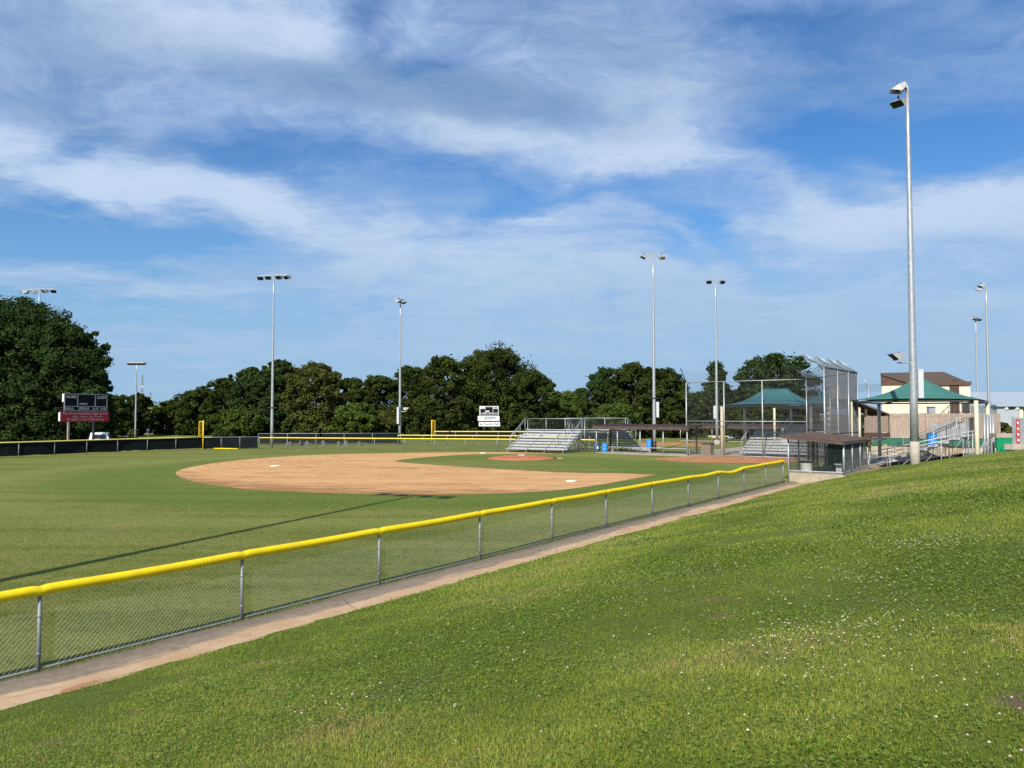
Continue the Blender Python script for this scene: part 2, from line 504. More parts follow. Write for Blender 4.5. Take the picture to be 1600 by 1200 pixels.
def strip_material():
    m, h = new_mat('gutter_concrete_and_soil', 0.95, 0.15)
    co = h.co            # object frame: x = u across, y = v along
    x, y, z = h.sep(co)
    n1 = h.noise(co, 1.1, 6, 0.62)
    n2 = h.noise(co, 7.0, 6, 0.65)
    edge = h.m('MULTIPLY_ADD', h.m('SUBTRACT', h.noise(h.map(co, (0, 0, 0), 0, (1, 0.35, 1)), 1.0, 5), 0.5), 1.1, x)
    conc = h.mix(h.step(n2, 0.25, 0.75), (0.185, 0.142, 0.102, 1), (0.275, 0.220, 0.162, 1))
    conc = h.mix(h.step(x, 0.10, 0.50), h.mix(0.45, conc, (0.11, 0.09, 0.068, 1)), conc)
    conc = h.mix(h.step(n1, 0.5, 0.75, 0, 0.5), conc, (0.30, 0.25, 0.19, 1))
    grit = h.noise(co, 40, 4, 0.7)
    conc = h.mix(h.step(grit, 0.55, 0.75, 0, 0.5), conc, (0.09, 0.075, 0.055, 1))
    soil = h.mix(h.step(n1, 0.35, 0.65), (0.42, 0.275, 0.155, 1), (0.50, 0.350, 0.215, 1))
    soil = h.mix(h.step(n2, 0.55, 0.75, 0, 0.5), soil, (0.30, 0.18, 0.095, 1))
    clay = h.step(h.noise(h.map(co, (7, 3, 0), 0, (1, 0.45, 1)), 0.8, 5), 0.58, 0.66, 0, 0.75)
    soil = h.mix(clay, soil, (0.33, 0.145, 0.065, 1))
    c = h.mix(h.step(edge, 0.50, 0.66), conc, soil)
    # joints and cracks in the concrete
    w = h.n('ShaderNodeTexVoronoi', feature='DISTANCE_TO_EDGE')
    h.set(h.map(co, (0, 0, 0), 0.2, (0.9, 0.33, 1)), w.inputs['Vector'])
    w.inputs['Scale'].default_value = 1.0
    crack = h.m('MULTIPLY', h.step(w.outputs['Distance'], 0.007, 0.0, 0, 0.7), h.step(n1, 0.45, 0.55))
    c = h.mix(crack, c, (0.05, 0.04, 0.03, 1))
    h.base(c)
    h.bump(n2, 0.6, 0.02)
    return m


def leaf_material(name, dark, light, trans=0.25):
    m = bpy.data.materials.new(name)
    m.use_nodes = True
    nt = m.node_tree
    nt.nodes.clear()
    at = nt.nodes.new('ShaderNodeAttribute')
    at.attribute_name = 'tone'
    ramp = nt.nodes.new('ShaderNodeValToRGB')
    ramp.color_ramp.elements[0].color = (*dark, 1)
    ramp.color_ramp.elements[1].color = (*light, 1)
    nt.links.new(at.outputs['Fac'], ramp.inputs[0])
    df = nt.nodes.new('ShaderNodeBsdfDiffuse')
    tr = nt.nodes.new('ShaderNodeBsdfTranslucent')
    mx = nt.nodes.new('ShaderNodeMixShader')
    mx.inputs[0].default_value = trans
    nt.links.new(ramp.outputs[0], df.inputs['Color'])
    nt.links.new(ramp.outputs[0], tr.inputs['Color'])
    nt.links.new(df.outputs[0], mx.inputs[1])
    nt.links.new(tr.outputs[0], mx.inputs[2])
    o = nt.nodes.new('ShaderNodeOutputMaterial')
    nt.links.new(mx.outputs[0], o.inputs[0])
    return m, ramp


def color_attr_material(name, stops, trans=0.25):
    m, ramp = leaf_material(name, stops[0][1], stops[-1][1], trans)
    for p, c in stops[1:-1]:
        e = ramp.color_ramp.elements.new(p)
        e.color = (*c, 1)
    return m


M['leaf_oak'] = leaf_material('oak_leaves', (0.013, 0.023, 0.005), (0.080, 0.104, 0.025))[0]
M['leaf_deep'] = leaf_material('deep_green_leaves', (0.016, 0.032, 0.010), (0.060, 0.098, 0.028))[0]
M['leaf_olive'] = leaf_material('olive_leaves', (0.034, 0.042, 0.011), (0.115, 0.120, 0.032))[0]
M['leaf_bright'] = leaf_material('bright_leaves', (0.026, 0.050, 0.010), (0.105, 0.150, 0.030))[0]
M['blade'] = color_attr_material('grass_blades', [(0, (0.056, 0.094, 0.010)), (0.33, (0.180, 0.240, 0.028)), (0.62, (0.325, 0.375, 0.060)), (0.8, (0.43, 0.415, 0.105)), (1, (0.36, 0.25, 0.13))], 0.35)
M['blade_field'] = color_attr_material('field_grass_blades', [(0, (0.068, 0.095, 0.014)), (0.4, (0.150, 0.190, 0.032)), (0.7, (0.245, 0.250, 0.062)), (1, (0.38, 0.31, 0.13))], 0.3)
M['clover'] = color_attr_material('clover_leaves', [(0, (0.052, 0.100, 0.013)), (0.5, (0.140, 0.220, 0.035)), (1, (0.285, 0.365, 0.092))], 0.3)
M['blossom'] = color_attr_material('clover_blossom', [(0, (0.26, 0.15, 0.10)), (0.35, (0.46, 0.36, 0.29)), (1, (0.66, 0.60, 0.52))], 0.15)
M['field'] = field_material()
M['dirt'] = dirt_material()
M['strip'] = strip_material()
M['hill'] = material('far_pasture', (0.10, 0.13, 0.035), 0.95, 0, 0.2, 0.05)


# ---------------------------------------------------------------- mesh helpers
class MB:
    """collects shapes that become ONE mesh"""

    def __init__(s):
        s.v = []
        s.f = []

    def add(s, vs, fs):
        k = len(s.v)
        s.v += [tuple(q) for q in vs]
        s.f += [tuple(i + k for i in f) for f in fs]
        return s

    def box(s, c, size, rz=0.0, rx=0.0, ry=0.0):
        m = Matrix.Translation(Vector(c)) @ Matrix.Rotation(rz, 4, 'Z') @ Matrix.Rotation(ry, 4, 'Y') @ Matrix.Rotation(rx, 4, 'X')
        a, b, d = size[0] / 2, size[1] / 2, size[2] / 2
        vs = [m @ Vector((i * a, j * b, k * d)) for i in (-1, 1) for j in (-1, 1) for k in (-1, 1)]
        return s.add(vs, [(0, 1, 3, 2), (4, 6, 7, 5), (0, 4, 5, 1), (2, 3, 7, 6), (0, 2, 6, 4), (1, 5, 7, 3)])

    def bar(s, a, b, w, h=None, up=(0, 0, 1)):
        """box-section bar from a to b"""
        h = h or w
        a, b = Vector(a), Vector(b)
        d = (b - a).normalized()
        u = Vector(up)
        if abs(d.dot(u)) > 0.99:
            u = Vector((0, 1, 0))
        x = d.cross(u).normalized() * (w / 2)
        y = x.cross(d).normalized() * (h / 2)
        vs = [a - x - y, a + x - y, a + x + y, a - x + y, b - x - y, b + x - y, b + x + y, b - x + y]
        return s.add(vs, [(0, 3, 2, 1), (4, 5, 6, 7), (0, 1, 5, 4), (1, 2, 6, 5), (2, 3, 7, 6), (3, 0, 4, 7)])

    def tube(s, pts, r, k=8, caps=True):
        """round tube along a polyline; r a number or one per point"""
        pts = [Vector(q) for q in pts]
        n = len(pts)
        rs = r if isinstance(r, (list, tuple)) else [r] * n
        vs, fs = [], []
        ref = None
        for i, q in enumerate(pts):
            d = (pts[min(i + 1, n - 1)] - pts[max(i - 1, 0)]).normalized()
            if ref is None:
                ref = d.orthogonal().normalized()
            ref = (ref - d * ref.dot(d)).normalized()
            w = d.cross(ref)
            for j in range(k):
                a = 2 * math.pi * j / k
                vs.append(q + (ref * math.cos(a) + w * math.sin(a)) * rs[i])
        for i in range(n - 1):
            for j in range(k):
                fs.append((i * k + j, i * k + (j + 1) % k, (i + 1) * k + (j + 1) % k, (i + 1) * k + j))
        if caps:
            fs.append(tuple(range(k - 1, -1, -1)))
            fs.append(tuple((n - 1) * k + j for j in range(k)))
        return s.add(vs, fs)

    def lathe(s, prof, k=20, c=(0, 0, 0)):
        c = Vector(c)
        vs, fs = [], []
        for (r, z) in prof:
            for j in range(k):
                a = 2 * math.pi * j / k
                vs.append(c + Vector((r * math.cos(a), r * math.sin(a), z)))
        n = len(prof)
        for i in range(n - 1):
            for j in range(k):
                fs.append((i * k + j, i * k + (j + 1) % k, (i + 1) * k + (j + 1) % k, (i + 1) * k + j))
        fs.append(tuple(range(k - 1, -1, -1)))
        fs.append(tuple((n - 1) * k + j for j in range(k)))
        return s.add(vs, fs)

    def mesh_panel(s, o, u, v, sp, r):
        """chain link: two families of straight wires clipped to the panel o + a*u + b*v"""
        o, u, v = Vector(o), Vector(u), Vector(v)
        L, Hh = u.length, v.length
        uu, vv = u / L, v / Hh
        nn = uu.cross(vv).normalized()
        for sg in (1, -1):
            k = -Hh if sg == 1 else 0.0
            end = L if sg == 1 else L + Hh
            a = k + sp * 0.5
            while a < end:
                # line x = a + sg*b, b in 0..H, clipped to 0..L
                if sg == 1:
                    b0, b1 = max(0, -a), min(Hh, L - a)
                else:
                    b0, b1 = max(0, a - L), min(Hh, a)
                if b1 - b0 > 0.01:
                    p = o + uu * (a + sg * b0) + vv * b0
                    q = o + uu * (a + sg * b1) + vv * b1
                    d = (q - p).normalized()
                    w = d.cross(nn) * r
                    off = nn * (r * 0.6 * sg)
                    t = [w * 0.9 - nn * r * 0.5, -w * 0.9 - nn * r * 0.5, nn * r]
                    vs = [p + off + e for e in t] + [q + off + e for e in t]
                    s.add(vs, [(0, 1, 4, 3), (1, 2, 5, 4), (2, 0, 3, 5)])
                a += sp
        return s

    def poly_prism(s, pts, h):
        """vertical prism over polygon pts (list of 3d points), height h"""
        n = len(pts)
        vs = [Vector(q) for q in pts] + [Vector(q) + Vector((0, 0, h)) for q in pts]
        fs = [tuple(range(n - 1, -1, -1)), tuple(range(n, 2 * n))]
        for i in range(n):
            fs.append((i, (i + 1) % n, n + (i + 1) % n, n + i))
        return s.add(vs, fs)

    def slab(s, a, b, c, d, th):
        """thick quad: top corners a b c d, thickness th downwards"""
        vs = [Vector(q) for q in (a, b, c, d)]
        vs += [q - Vector((0, 0, th)) for q in vs]
        return s.add(vs, [(0, 1, 2, 3), (7, 6, 5, 4), (0, 4, 5, 1), (1, 5, 6, 2), (2, 6, 7, 3), (3, 7, 4, 0)])

    def build(s, name, mat, parent=None, smooth=False, **props):
        me = bpy.data.meshes.new(name)
        me.from_pydata(s.v, [], s.f)
        me.update()
        return link_mesh(name, me, mat, parent, smooth, **props)


def link_mesh(name, me, mat, parent=None, smooth=False, **props):
    if smooth:
        me.polygons.foreach_set('use_smooth', [True] * len(me.polygons))
    if mat is not None:
        me.materials.append(M[mat] if isinstance(mat, str) else mat)
    o = bpy.data.objects.new(name, me)
    COL.objects.link(o)
    if parent is not None:
        o.parent = parent
    for k, v in props.items():
        o[k] = v
    return o


def np_mesh(name, verts, nper, tone=None):
    """mesh of separate polygons of nper vertices each from an (n*nper,3) array"""
    nv = len(verts)
    nf = nv // nper
    me = bpy.data.meshes.new(name)
    me.vertices.add(nv)
    me.vertices.foreach_set('co', verts.astype(np.float32).ravel())
    me.loops.add(nv)
    me.loops.foreach_set('vertex_index', np.arange(nv, dtype=np.int32))
    me.polygons.add(nf)
    me.polygons.foreach_set('loop_start', np.arange(0, nv, nper, dtype=np.int32))
    if tone is not None:
        at = me.attributes.new('tone', 'FLOAT', 'POINT')
        at.data.foreach_set('value', np.repeat(tone.astype(np.float32), nper))
    me.update(calc_edges=True)
    return me


def thing(name, label, cat, loc=(0, 0, 0), rz=0.0, group=None):
    o = bpy.data.objects.new(name, None)
    COL.objects.link(o)
    o.location = loc
    o.rotation_euler = (0, 0, rz)
    o.empty_display_size = 0.2
    o['label'] = label
    o['category'] = cat
    if group:
        o['group'] = group
    return o


def tag(o, label, cat, group=None):
    o['label'] = label
    o['category'] = cat
    if group:
        o['group'] = group
    return o


def copy_tree(root, loc, rz, label, group=None, scale=None):
    """a thing again, with its parts and their sub-parts"""
    kids = {}
    for o in bpy.data.objects:
        if o.parent is not None:
            kids.setdefault(o.parent.name, []).append(o)

    def rec(o, par):
        c = o.copy()
        COL.objects.link(c)
        if par is not None:
            c.parent = par
            c.matrix_parent_inverse = o.matrix_parent_inverse.copy()
        for ch in kids.get(o.name, []):
            rec(ch, c)
        return c
    r = rec(root, None)
    r.location = loc
    r.rotation_euler = (0, 0, rz)
    r['label'] = label
    if group:
        r['group'] = group
    if scale:
        r.scale = scale
    return r


def text(s, w, h, center, parent, mat, name='lettering', font_shear=0.0, bold=0.0):
    """words as a thin mesh in the parent's local XZ plane, facing -Y, fitted to w x h around center"""
    cu = bpy.data.curves.new('words', 'FONT')
    cu.body = s
    cu.align_x = 'CENTER'
    cu.shear = font_shear
    cu.offset = bold
    cu.resolution_u = 2
    ob = bpy.data.objects.new('words', cu)
    COL.objects.link(ob)
    dg = bpy.context.evaluated_depsgraph_get()
    me = bpy.data.meshes.new_from_object(ob.evaluated_get(dg))
    bpy.data.objects.remove(ob)
    co = np.array([v.co[:] for v in me.vertices])
    lo, hi = co.min(0), co.max(0)
    sx, sy = w / (hi[0] - lo[0]), h / (hi[1] - lo[1])
    mid = (lo + hi) / 2
    c = Vector(center)
    for v in me.vertices:
        v.co = (c.x + (v.co.x - mid[0]) * sx, c.y, c.z + (v.co.y - mid[1]) * sy)
    me.name = name
    return link_mesh(name, me, mat, parent)


def catmull(pts, k=6, closed=True):
    out = []
    n = len(pts)
    rng = range(n) if closed else range(n - 1)
    for i in rng:
        p = [Vector(pts[(i + j) % n] if closed else pts[min(max(i + j, 0), n - 1)]) for j in (-1, 0, 1, 2)]
        for q in range(k):
            t = q / k
            out.append(0.5 * ((2 * p[1]) + (p[2] - p[0]) * t + (2 * p[0] - 5 * p[1] + 4 * p[2] - p[3]) * t * t + (3 * p[1] - p[0] - 3 * p[2] + p[3]) * t ** 3))
    if not closed:
        out.append(Vector(pts[-1]))
    return out


def flat_sheet(name, pts, z, mat, **props):
    bm = bmesh.new()
    f = bm.faces.new([bm.verts.new((q[0], q[1], z)) for q in pts])
    if f.normal.z < 0:
        f.normal_flip()
    bmesh.ops.triangulate(bm, faces=[f])
    me = bpy.data.meshes.new(name)
    bm.to_mesh(me)
    bm.free()
    return link_mesh(name, me, mat, None, **props)


def value_noise(x, y, scale, seed, octaves=4):
    tot = np.zeros_like(x)
    amp, norm = 1.0, 0.0
    for o in range(octaves):
        g = np.random.default_rng(seed + o).random((64, 64))
        a, b = x * scale, y * scale
        i, j = np.floor(a).astype(int), np.floor(b).astype(int)
        fx, fy = a - i, b - j
        fx, fy = fx * fx * (3 - 2 * fx), fy * fy * (3 - 2 * fy)
        v = (g[i % 64, j % 64] * (1 - fx) + g[(i + 1) % 64, j % 64] * fx) * (1 - fy) + (g[i % 64, (j + 1) % 64] * (1 - fx) + g[(i + 1) % 64, (j + 1) % 64] * fx) * fy
        tot += v * amp
        norm += amp
        amp *= 0.5
        scale *= 2.0
    return tot / norm


# ---------------------------------------------------------------- ground
def slope_z(x, y):
    """height of the grassy bank (numpy arrays)"""
    u, v = to_uv(x, y)
    w = np.clip(u - 1.2, -1.0, 22.0)
    z = np.where(w > 0, 0.235 * w - 0.0047 * w * w, 0.10 * w) + 0.045
    # the bank runs out beyond the light pole
    e = np.clip((v - 41.5) / 7.0, 0, 1)
    e = e * e * (3 - 2 * e)
    end = np.minimum(z, 0.22)
    z = z * (1 - e) + end * e
    k = np.clip((u - 1.0) / 2.5, 0.12, 1)
    z = z + k * ((value_noise(x + 200, y + 200, 0.45, 3, 3) - 0.5) * 0.10 + (value_noise(x + 200, y + 200, 2.2, 9, 2) - 0.5) * 0.035)
    return z


BARE = [(1650, 1100, .26, 1), (72, 1158, .16, .4), (205, 1112, .08, .5), (1112, 938, .20, .35), (985, 912, .25, .3), (1130, 962, .14, .3), (590, 1085, .08, .6), (640, 1010, .12, .4)]


def slope_point(px, py):
    zz = 1.3
    for _ in range(6):
        q = G(px, py, zz)
        zz = float(slope_z(np.array([q.x]), np.array([q.y]))[0])
    return q.x, q.y, zz


def build_ground():
    mb = MB()
    mb.add([(-2500, -400, 0), (2500, -400, 0), (2500, 4000, 0), (-2500, 4000, 0)], [(0, 1, 2, 3)])
    mb.build('field_ground', 'field', kind='structure')
    # bank
    us = np.concatenate([np.arange(0.75, 3, 0.12), np.arange(3, 16, 0.3), np.arange(16, 45, 1.5)])
    vs = np.arange(-30, 75, 0.35)
    U, V = np.meshgrid(us, vs, indexing='ij')
    X = A0.x + N.x * U + T.x * V
    Y = A0.y + N.y * U + T.y * V
    Z = slope_z(X, Y)
    co = np.stack([X, Y, Z], -1).reshape(-1, 3)
    a, b = U.shape
    idx = np.arange(a * b).reshape(a, b)
    fs = np.stack([idx[:-1, :-1], idx[1:, :-1], idx[1:, 1:], idx[:-1, 1:]], -1).reshape(-1, 4)
    me = bpy.data.meshes.new('grass_slope')
    me.from_pydata(co.tolist(), [], fs.tolist())
    me.update()
    link_mesh('grass_slope', me, 'slope', None, True, kind='structure')
    # gutter strip beside the fence, in its own frame (x across, y along)
    us = [-0.10, 0.0, 0.02, 0.18, 0.40, 0.62, 0.85, 1.1, 1.35, 1.6]
    zs = [0.004, 0.015, 0.035, 0.045, 0.035, 0.026, 0.025, 0.034, 0.045, 0.05]
    vs = np.arange(-20, 37.5, 0.25)
    rows = []
    for j, v in enumerate(vs):
        for u, z in zip(us, zs):
            rows.append((u + 0.02 * math.sin(v * 1.7) + random.uniform(-.008, .008), v, z + random.uniform(-.006, .006)))
    k = len(us)
    fs = [(j * k + i, j * k + i + 1, (j + 1) * k + i + 1, (j + 1) * k + i) for j in range(len(vs) - 1) for i in range(k - 1)]
    mb = MB().add(rows, fs)
    o = mb.build('gutter_path', 'strip', kind='structure', smooth=True)
    o.location = A0
    o.rotation_euler = (0, 0, ALN)
    # infield skin
    outer = [(275, 738), (283, 746), (310, 754), (350, 760), (400, 765.5), (500, 770), (600, 772.5), (700, 773), (800, 770.5), (880, 765), (940, 757), (985, 749), (1020, 742.5),
             (1024, 740.2), (1000, 733), (985, 722), (960, 714), (900, 708.6), (860, 707.2), (800, 706.6), (720, 706.6), (640, 707.6), (560, 709), (480, 711.5), (400, 716.5), (340, 723), (295, 730.5)]
    pts = catmull([G(*q) for q in outer], 5)
    flat_sheet('infield_dirt', pts, 0.005, 'dirt', kind='structure')
    inner = [(1030, 741.3), (960, 739.6), (880, 738.3), (800, 734), (700, 728), (640, 723.5), (618, 720), (645, 716.5), (700, 712), (745, 709.6), (800, 708.9), (860, 708.6), (905, 707.6), (1000, 712), (1040, 722), (1060, 735)]
    flat_sheet('infield_grass', catmull([G(*q) for q in inner], 5), 0.010, 'field', kind='structure')
    # home plate dirt
    c = G(1138, 718.2)
    pts = [(c.x + 5.6 * math.cos(a) * (1 + .04 * math.sin(5 * a)), c.y + 4.7 * math.sin(a)) for a in np.linspace(0, 2 * math.pi, 48, endpoint=False)]
    flat_sheet('home_plate_dirt', pts, 0.015, 'clay', kind='structure')
    # pitcher's mound: a low dome
    c = G(815, 716.3)
    mb = MB()
    rr = [(2.9, 0.012), (2.4, 0.08), (1.7, 0.17), (0.9, 0.24), (0.3, 0.26)]
    mb.lathe(rr, 36, c)
    mb.build('pitchers_mound', 'clay_mound', None, True, kind='structure')
    p0, p1 = G(845, 714.8), G(880, 716.5)
    flat_sheet('mound_path', [G(838, 714.6), G(880, 715.6), G(878, 717.0), G(838, 717.8)], 0.015, 'dirt', kind='structure')
    # concrete behind the backstop and the far dugout
    flat_sheet('concrete_walk', [G(945, 707.5), G(1008, 697.5), G(1035, 698.5), G(1000, 709)], 0.006, 'concrete_pale', kind='structure')
    flat_sheet('concrete_apron', [UV(u, v) for u, v in ((-22, 56.0), (7, 56.0), (7, 78), (-16.5, 78), (-16.5, 62), (-22, 62))], 0.006, 'concrete', kind='structure')
    flat_sheet('bleacher_pad', [UV(u, v) for u, v in ((3.3, 46.5), (22, 46.5), (22, 90), (7.3, 90), (7.3, 56), (3.3, 56))], 0.230, 'concrete_pale', kind='structure')
    # distant pasture hill
    xs = np.linspace(-420, 300, 60)
    ys = np.linspace(360, 900, 30)
    X, Y = np.meshgrid(xs, ys, indexing='ij')
    Z = 14 * np.exp(-((X + 205) / 90) ** 2 - ((Y - 560) / 120) ** 2) - 0.6
    idx = np.arange(X.size).reshape(X.shape)
    fs = np.stack([idx[:-1, :-1], idx[1:, :-1], idx[1:, 1:], idx[:-1, 1:]], -1).reshape(-1, 4)
    me = bpy.data.meshes.new('pasture_hill')
    me.from_pydata(np.stack([X, Y, Z], -1).reshape(-1, 3).tolist(), [], fs.tolist())
    link_mesh('pasture_hill', me, 'hill', None, True, kind='structure')


M['slope'] = slope_material()
build_ground()


# ---------------------------------------------------------------- grass, clover
def ground_points(n, dmin, dmax, power):
    """points in a wide wedge ahead of the camera, thinning with distance"""
    q = RNG.random(n)
    if power == 1:
        d = dmin * (dmax / dmin) ** q
    else:
        e = 1 - power + 1e-6
        d = (dmin ** e + q * (dmax ** e - dmin ** e)) ** (1 / e)
    a = RNG.uniform(-0.86, 0.86, n)
    return d * np.sin(a), d * np.cos(a), d


def blades(x, y, z, length, width, lean, tone, name, mat):
    n = len(x)
    a = RNG.uniform(0, 2 * np.pi, n)
    b = RNG.uniform(0, 2 * np.pi, n)
    base = np.stack([x, y, z], -1)
    side = np.stack([np.cos(a), np.sin(a), np.zeros(n)], -1) * (width * 0.5)[:, None]
    ln = lean * length
    tip = base + np.stack([np.cos(b) * ln, np.sin(b) * ln, length * np.sqrt(np.clip(1 - lean ** 2, .1, 1))], -1)
    v = np.stack([base - side, base + side, tip], 1).reshape(-1, 3)
    me = np_mesh(name, v, 3, tone)
    return link_mesh(name, me, mat, None, kind='stuff')


def build_grass():
    # bank
    x, y, d = ground_points(1050000, 3.6, 46, 1.0)
    u, v = to_uv(x, y)
    edge = 1.10 + 0.14 * (value_noise(v + 300, v * 0 + 3.3, 0.5, 40, 3) - 0.5) + 0.10 * (value_noise(v + 300, v * 0 + 7.7, 2.5, 41, 2) - 0.5)
    ok = (u > edge) & (v < 47)
    x, y, d, u, v = x[ok], y[ok], d[ok], u[ok], v[ok]
    z = slope_z(x, y) - 0.006
    n = len(x)
    YP = slope_point(1310, 1130)
    patch = value_noise(x + 100, y + 100, 0.35, 21, 4)
    dry = value_noise(x + 100, y + 100, 0.8, 31, 4)
    bare = value_noise(x + 130, y + 80, 0.55, 61, 4)
    yel = np.exp(-((x - YP[0]) / .7) ** 2 - ((y - YP[1]) / .45) ** 2)
    tone = np.clip(0.40 + (patch - 0.5) * 1.3 + RNG.normal(0, 0.17, n) + np.clip(dry - 0.57, 0, 1) * 1.3 + 0.22 * yel, 0, 1)
    ln = RNG.uniform(0.016, 0.040, n) * (0.75 + 0.6 * patch)
    far = np.clip(d / 9.0, 1.0, 3.2)
    keep = RNG.random(n) > np.clip((bare - 0.66) * 9, 0, 0.92)
    lim = 1.15 + np.maximum(v - 35, 0) * 0.48 + RNG.normal(0, .10, n)
    keep &= ~((v > 34.5) & (u < lim))
    for (px, py, r, st) in BARE:
        q = slope_point(px, py)
        keep &= (RNG.random(n) > st) | (np.hypot((x - q[0]), (y - q[1])) > r * (0.7 + 0.9 * value_noise(x + 60, y + 60, 3.0, 171, 3)) * RNG.uniform(.75, 1.15, n))
    ln = ln * np.clip(far, 1, 1.5)
    blades(x[keep], y[keep], z[keep], ln[keep], (RNG.uniform(0.003, 0.006, n) * far)[keep], RNG.uniform(0.15, 0.8, n)[keep], tone[keep], 'grass', 'blade')
    # clover: three leaflets each, lying nearly flat
    x, y, d = ground_points(330000, 3.6, 30, 1.0)
    u, v = to_uv(x, y)
    cl = value_noise(x + 100, y + 100, 0.42, 71, 4)
    ok = (u > 1.1 + RNG.uniform(-.08, .1, len(u))) & (v < 46) & (RNG.random(len(u)) < np.clip((cl - 0.38) * 5, 0.06, 1))
    x, y, d = x[ok], y[ok], d[ok]
    n = len(x)
    z = slope_z(x, y) + RNG.uniform(0.010, 0.034, n)
    sz = RNG.uniform(0.006, 0.011, n) * np.clip(d / 8, 1, 2.2)
    a0 = RNG.uniform(0, 2 * np.pi, n)
    quads, tones = [], []
    tn = np.clip(0.45 + RNG.normal(0, 0.22, n), 0, 1)
    tilt = RNG.normal(0, 0.35, (n, 2))
    for k in range(3):
        a = a0 + k * 2.094
        ax = np.stack([np.cos(a), np.sin(a)], -1)
        pr = np.stack([-ax[:, 1], ax[:, 0]], -1)

        def pt(f, g):
            o = (ax * f + pr * g) * sz[:, None]
            zz = z + (o * tilt).sum(1)
            return np.stack([x + o[:, 0], y + o[:, 1], zz], -1)
        quads.append(np.stack([pt(0, 0), pt(0.75, 0.55), pt(1.15, 0), pt(0.75, -0.55)], 1))
        tones.append(tn)
    v4 = np.concatenate(quads, 0).reshape(-1, 3)
    link_mesh('clover', np_mesh('clover', v4, 4, np.concatenate(tones)), 'clover', None, kind='stuff')
    # blossoms: many small white heads on the bank
    cx, cy = [], []
    spots = [(1250, 1003, .22, 70), (1310, 990, .30, 60), (1350, 975, .35, 40), (1460, 848, .38, 130), (1440, 856, .3, 60), (1390, 902, .42, 70), (1330, 960, .5, 40), (1380, 1040, .5, 18), (545, 1100, .25, 26), (590, 1080, .5, 14), (1500, 800, 1.2, 60), (1170, 880, 1.2, 40), (1010, 900, 1.3, 50), (680, 1000, .9, 30), (800, 1070, .5, 22), (1180, 1065, .5, 20), (900, 985, 1.2, 40), (1250, 1060, .25, 14), (1500, 1075, .25, 14)]
    for (px, py, r, k) in spots:
        q = Vector(slope_point(px, py))
        for _ in range(k):
            cx.append(q.x + random.gauss(0, r)); cy.append(q.y + random.gauss(0, r * 1.25))
    xx, yy, dd = ground_points(2200, 4.2, 40, 0.3)
    fl = value_noise(xx + 60, yy + 60, 0.35, 91, 4)
    ok = fl + RNG.normal(0, 0.03, len(fl)) > 0.585
    X = np.concatenate([np.array(cx), xx[ok]])
    Y = np.concatenate([np.array(cy), yy[ok]])
    u, v = to_uv(X, Y)
    ok = (u > 1.4) & (v < 45)
    X, Y = X[ok], Y[ok]
    Z = slope_z(X, Y) + RNG.uniform(0.04, 0.065, len(X))
    # octahedral heads (8 triangles) on a thin stalk
    r = RNG.uniform(0.004, 0.0110, len(X)) * np.clip(np.hypot(X, Y) / 14, 1, 1.8)
    dirs = np.array([(1, 0, 0), (0, 1, 0), (-1, 0, 0), (0, -1, 0), (0, 0, .8), (0, 0, -.6)], float)
    tri = [(0, 1, 4), (1, 2, 4), (2, 3, 4), (3, 0, 4), (1, 0, 5), (2, 1, 5), (3, 2, 5), (0, 3, 5)]
    C = np.stack([X, Y, Z], -1)
    vs = np.concatenate([(C[:, None, :] + dirs[list(t)][None] * r[:, None, None]) for t in tri], 0).reshape(-1, 3)
    link_mesh('clover_blossoms', np_mesh('clover_blossoms', vs, 3, np.tile(np.clip(RNG.normal(.55, .3, len(X)), 0, 1), 8)), 'blossom', None, kind='stuff')
    # short field grass on the far side of the fence
    x, y, d = ground_points(420000, 7.0, 34, 1.0)
    u, v = to_uv(x, y)
    ok = (u < -0.10)
    x, y, d, u, v = x[ok], y[ok], d[ok], u[ok], v[ok]
    n = len(x)
    patch = value_noise(x + 150, y + 100, 0.22, 121, 4)
    dry = value_noise(x + 150, y + 100, 1.1, 131, 4)
    worn = np.exp(-((u + 0.75) / 0.22) ** 2) * (value_noise(v + 90, u + 50, 0.7, 141, 3) > 0.52)
    tone = np.clip(0.40 + (patch - 0.5) * 0.6 + np.clip(dry - 0.5, 0, 1) * 1.2 + RNG.normal(0, 0.17, n), 0, 1)
    keep = RNG.random(n) > worn * 0.8
    far = np.clip(d / 9, 1, 4)
    tall = 1 + 1.2 * np.exp(-((u + 0.12) / 0.12) ** 2)
    blades(x[keep], y[keep], np.zeros(keep.sum()) - 0.003, (RNG.uniform(0.018, 0.038, n) * tall)[keep], (RNG.uniform(0.004, 0.007, n) * far)[keep], RNG.uniform(0.2, 0.85, n)[keep], tone[keep], 'field_grass', 'blade_field')
    # tufts in the gutter edge under the bottom rail
    v = RNG.uniform(-6, 36, 9000)
    ok = value_noise(v + 60, v * 0 + 2.2, 0.9, 151, 4) > 0.50
    v = v[ok]
    u = RNG.normal(0.04, 0.05, len(v))
    x = A0.x + N.x * u + T.x * v
    y = A0.y + N.y * u + T.y * v
    n = len(x)
    blades(x, y, np.full(n, 0.025), RNG.uniform(0.04, 0.13, n), RNG.uniform(0.005, 0.010, n), RNG.uniform(0.3, 0.9, n), np.clip(RNG.normal(0.3, 0.15, n), 0, 1), 'gutter_grass', 'blade')


build_grass()


# ---------------------------------------------------------------- fences
def v_of_px(px):
    b = (px - 800) / F
    return (-A0.x + A0.y * b) / (T.x - T.y * b)


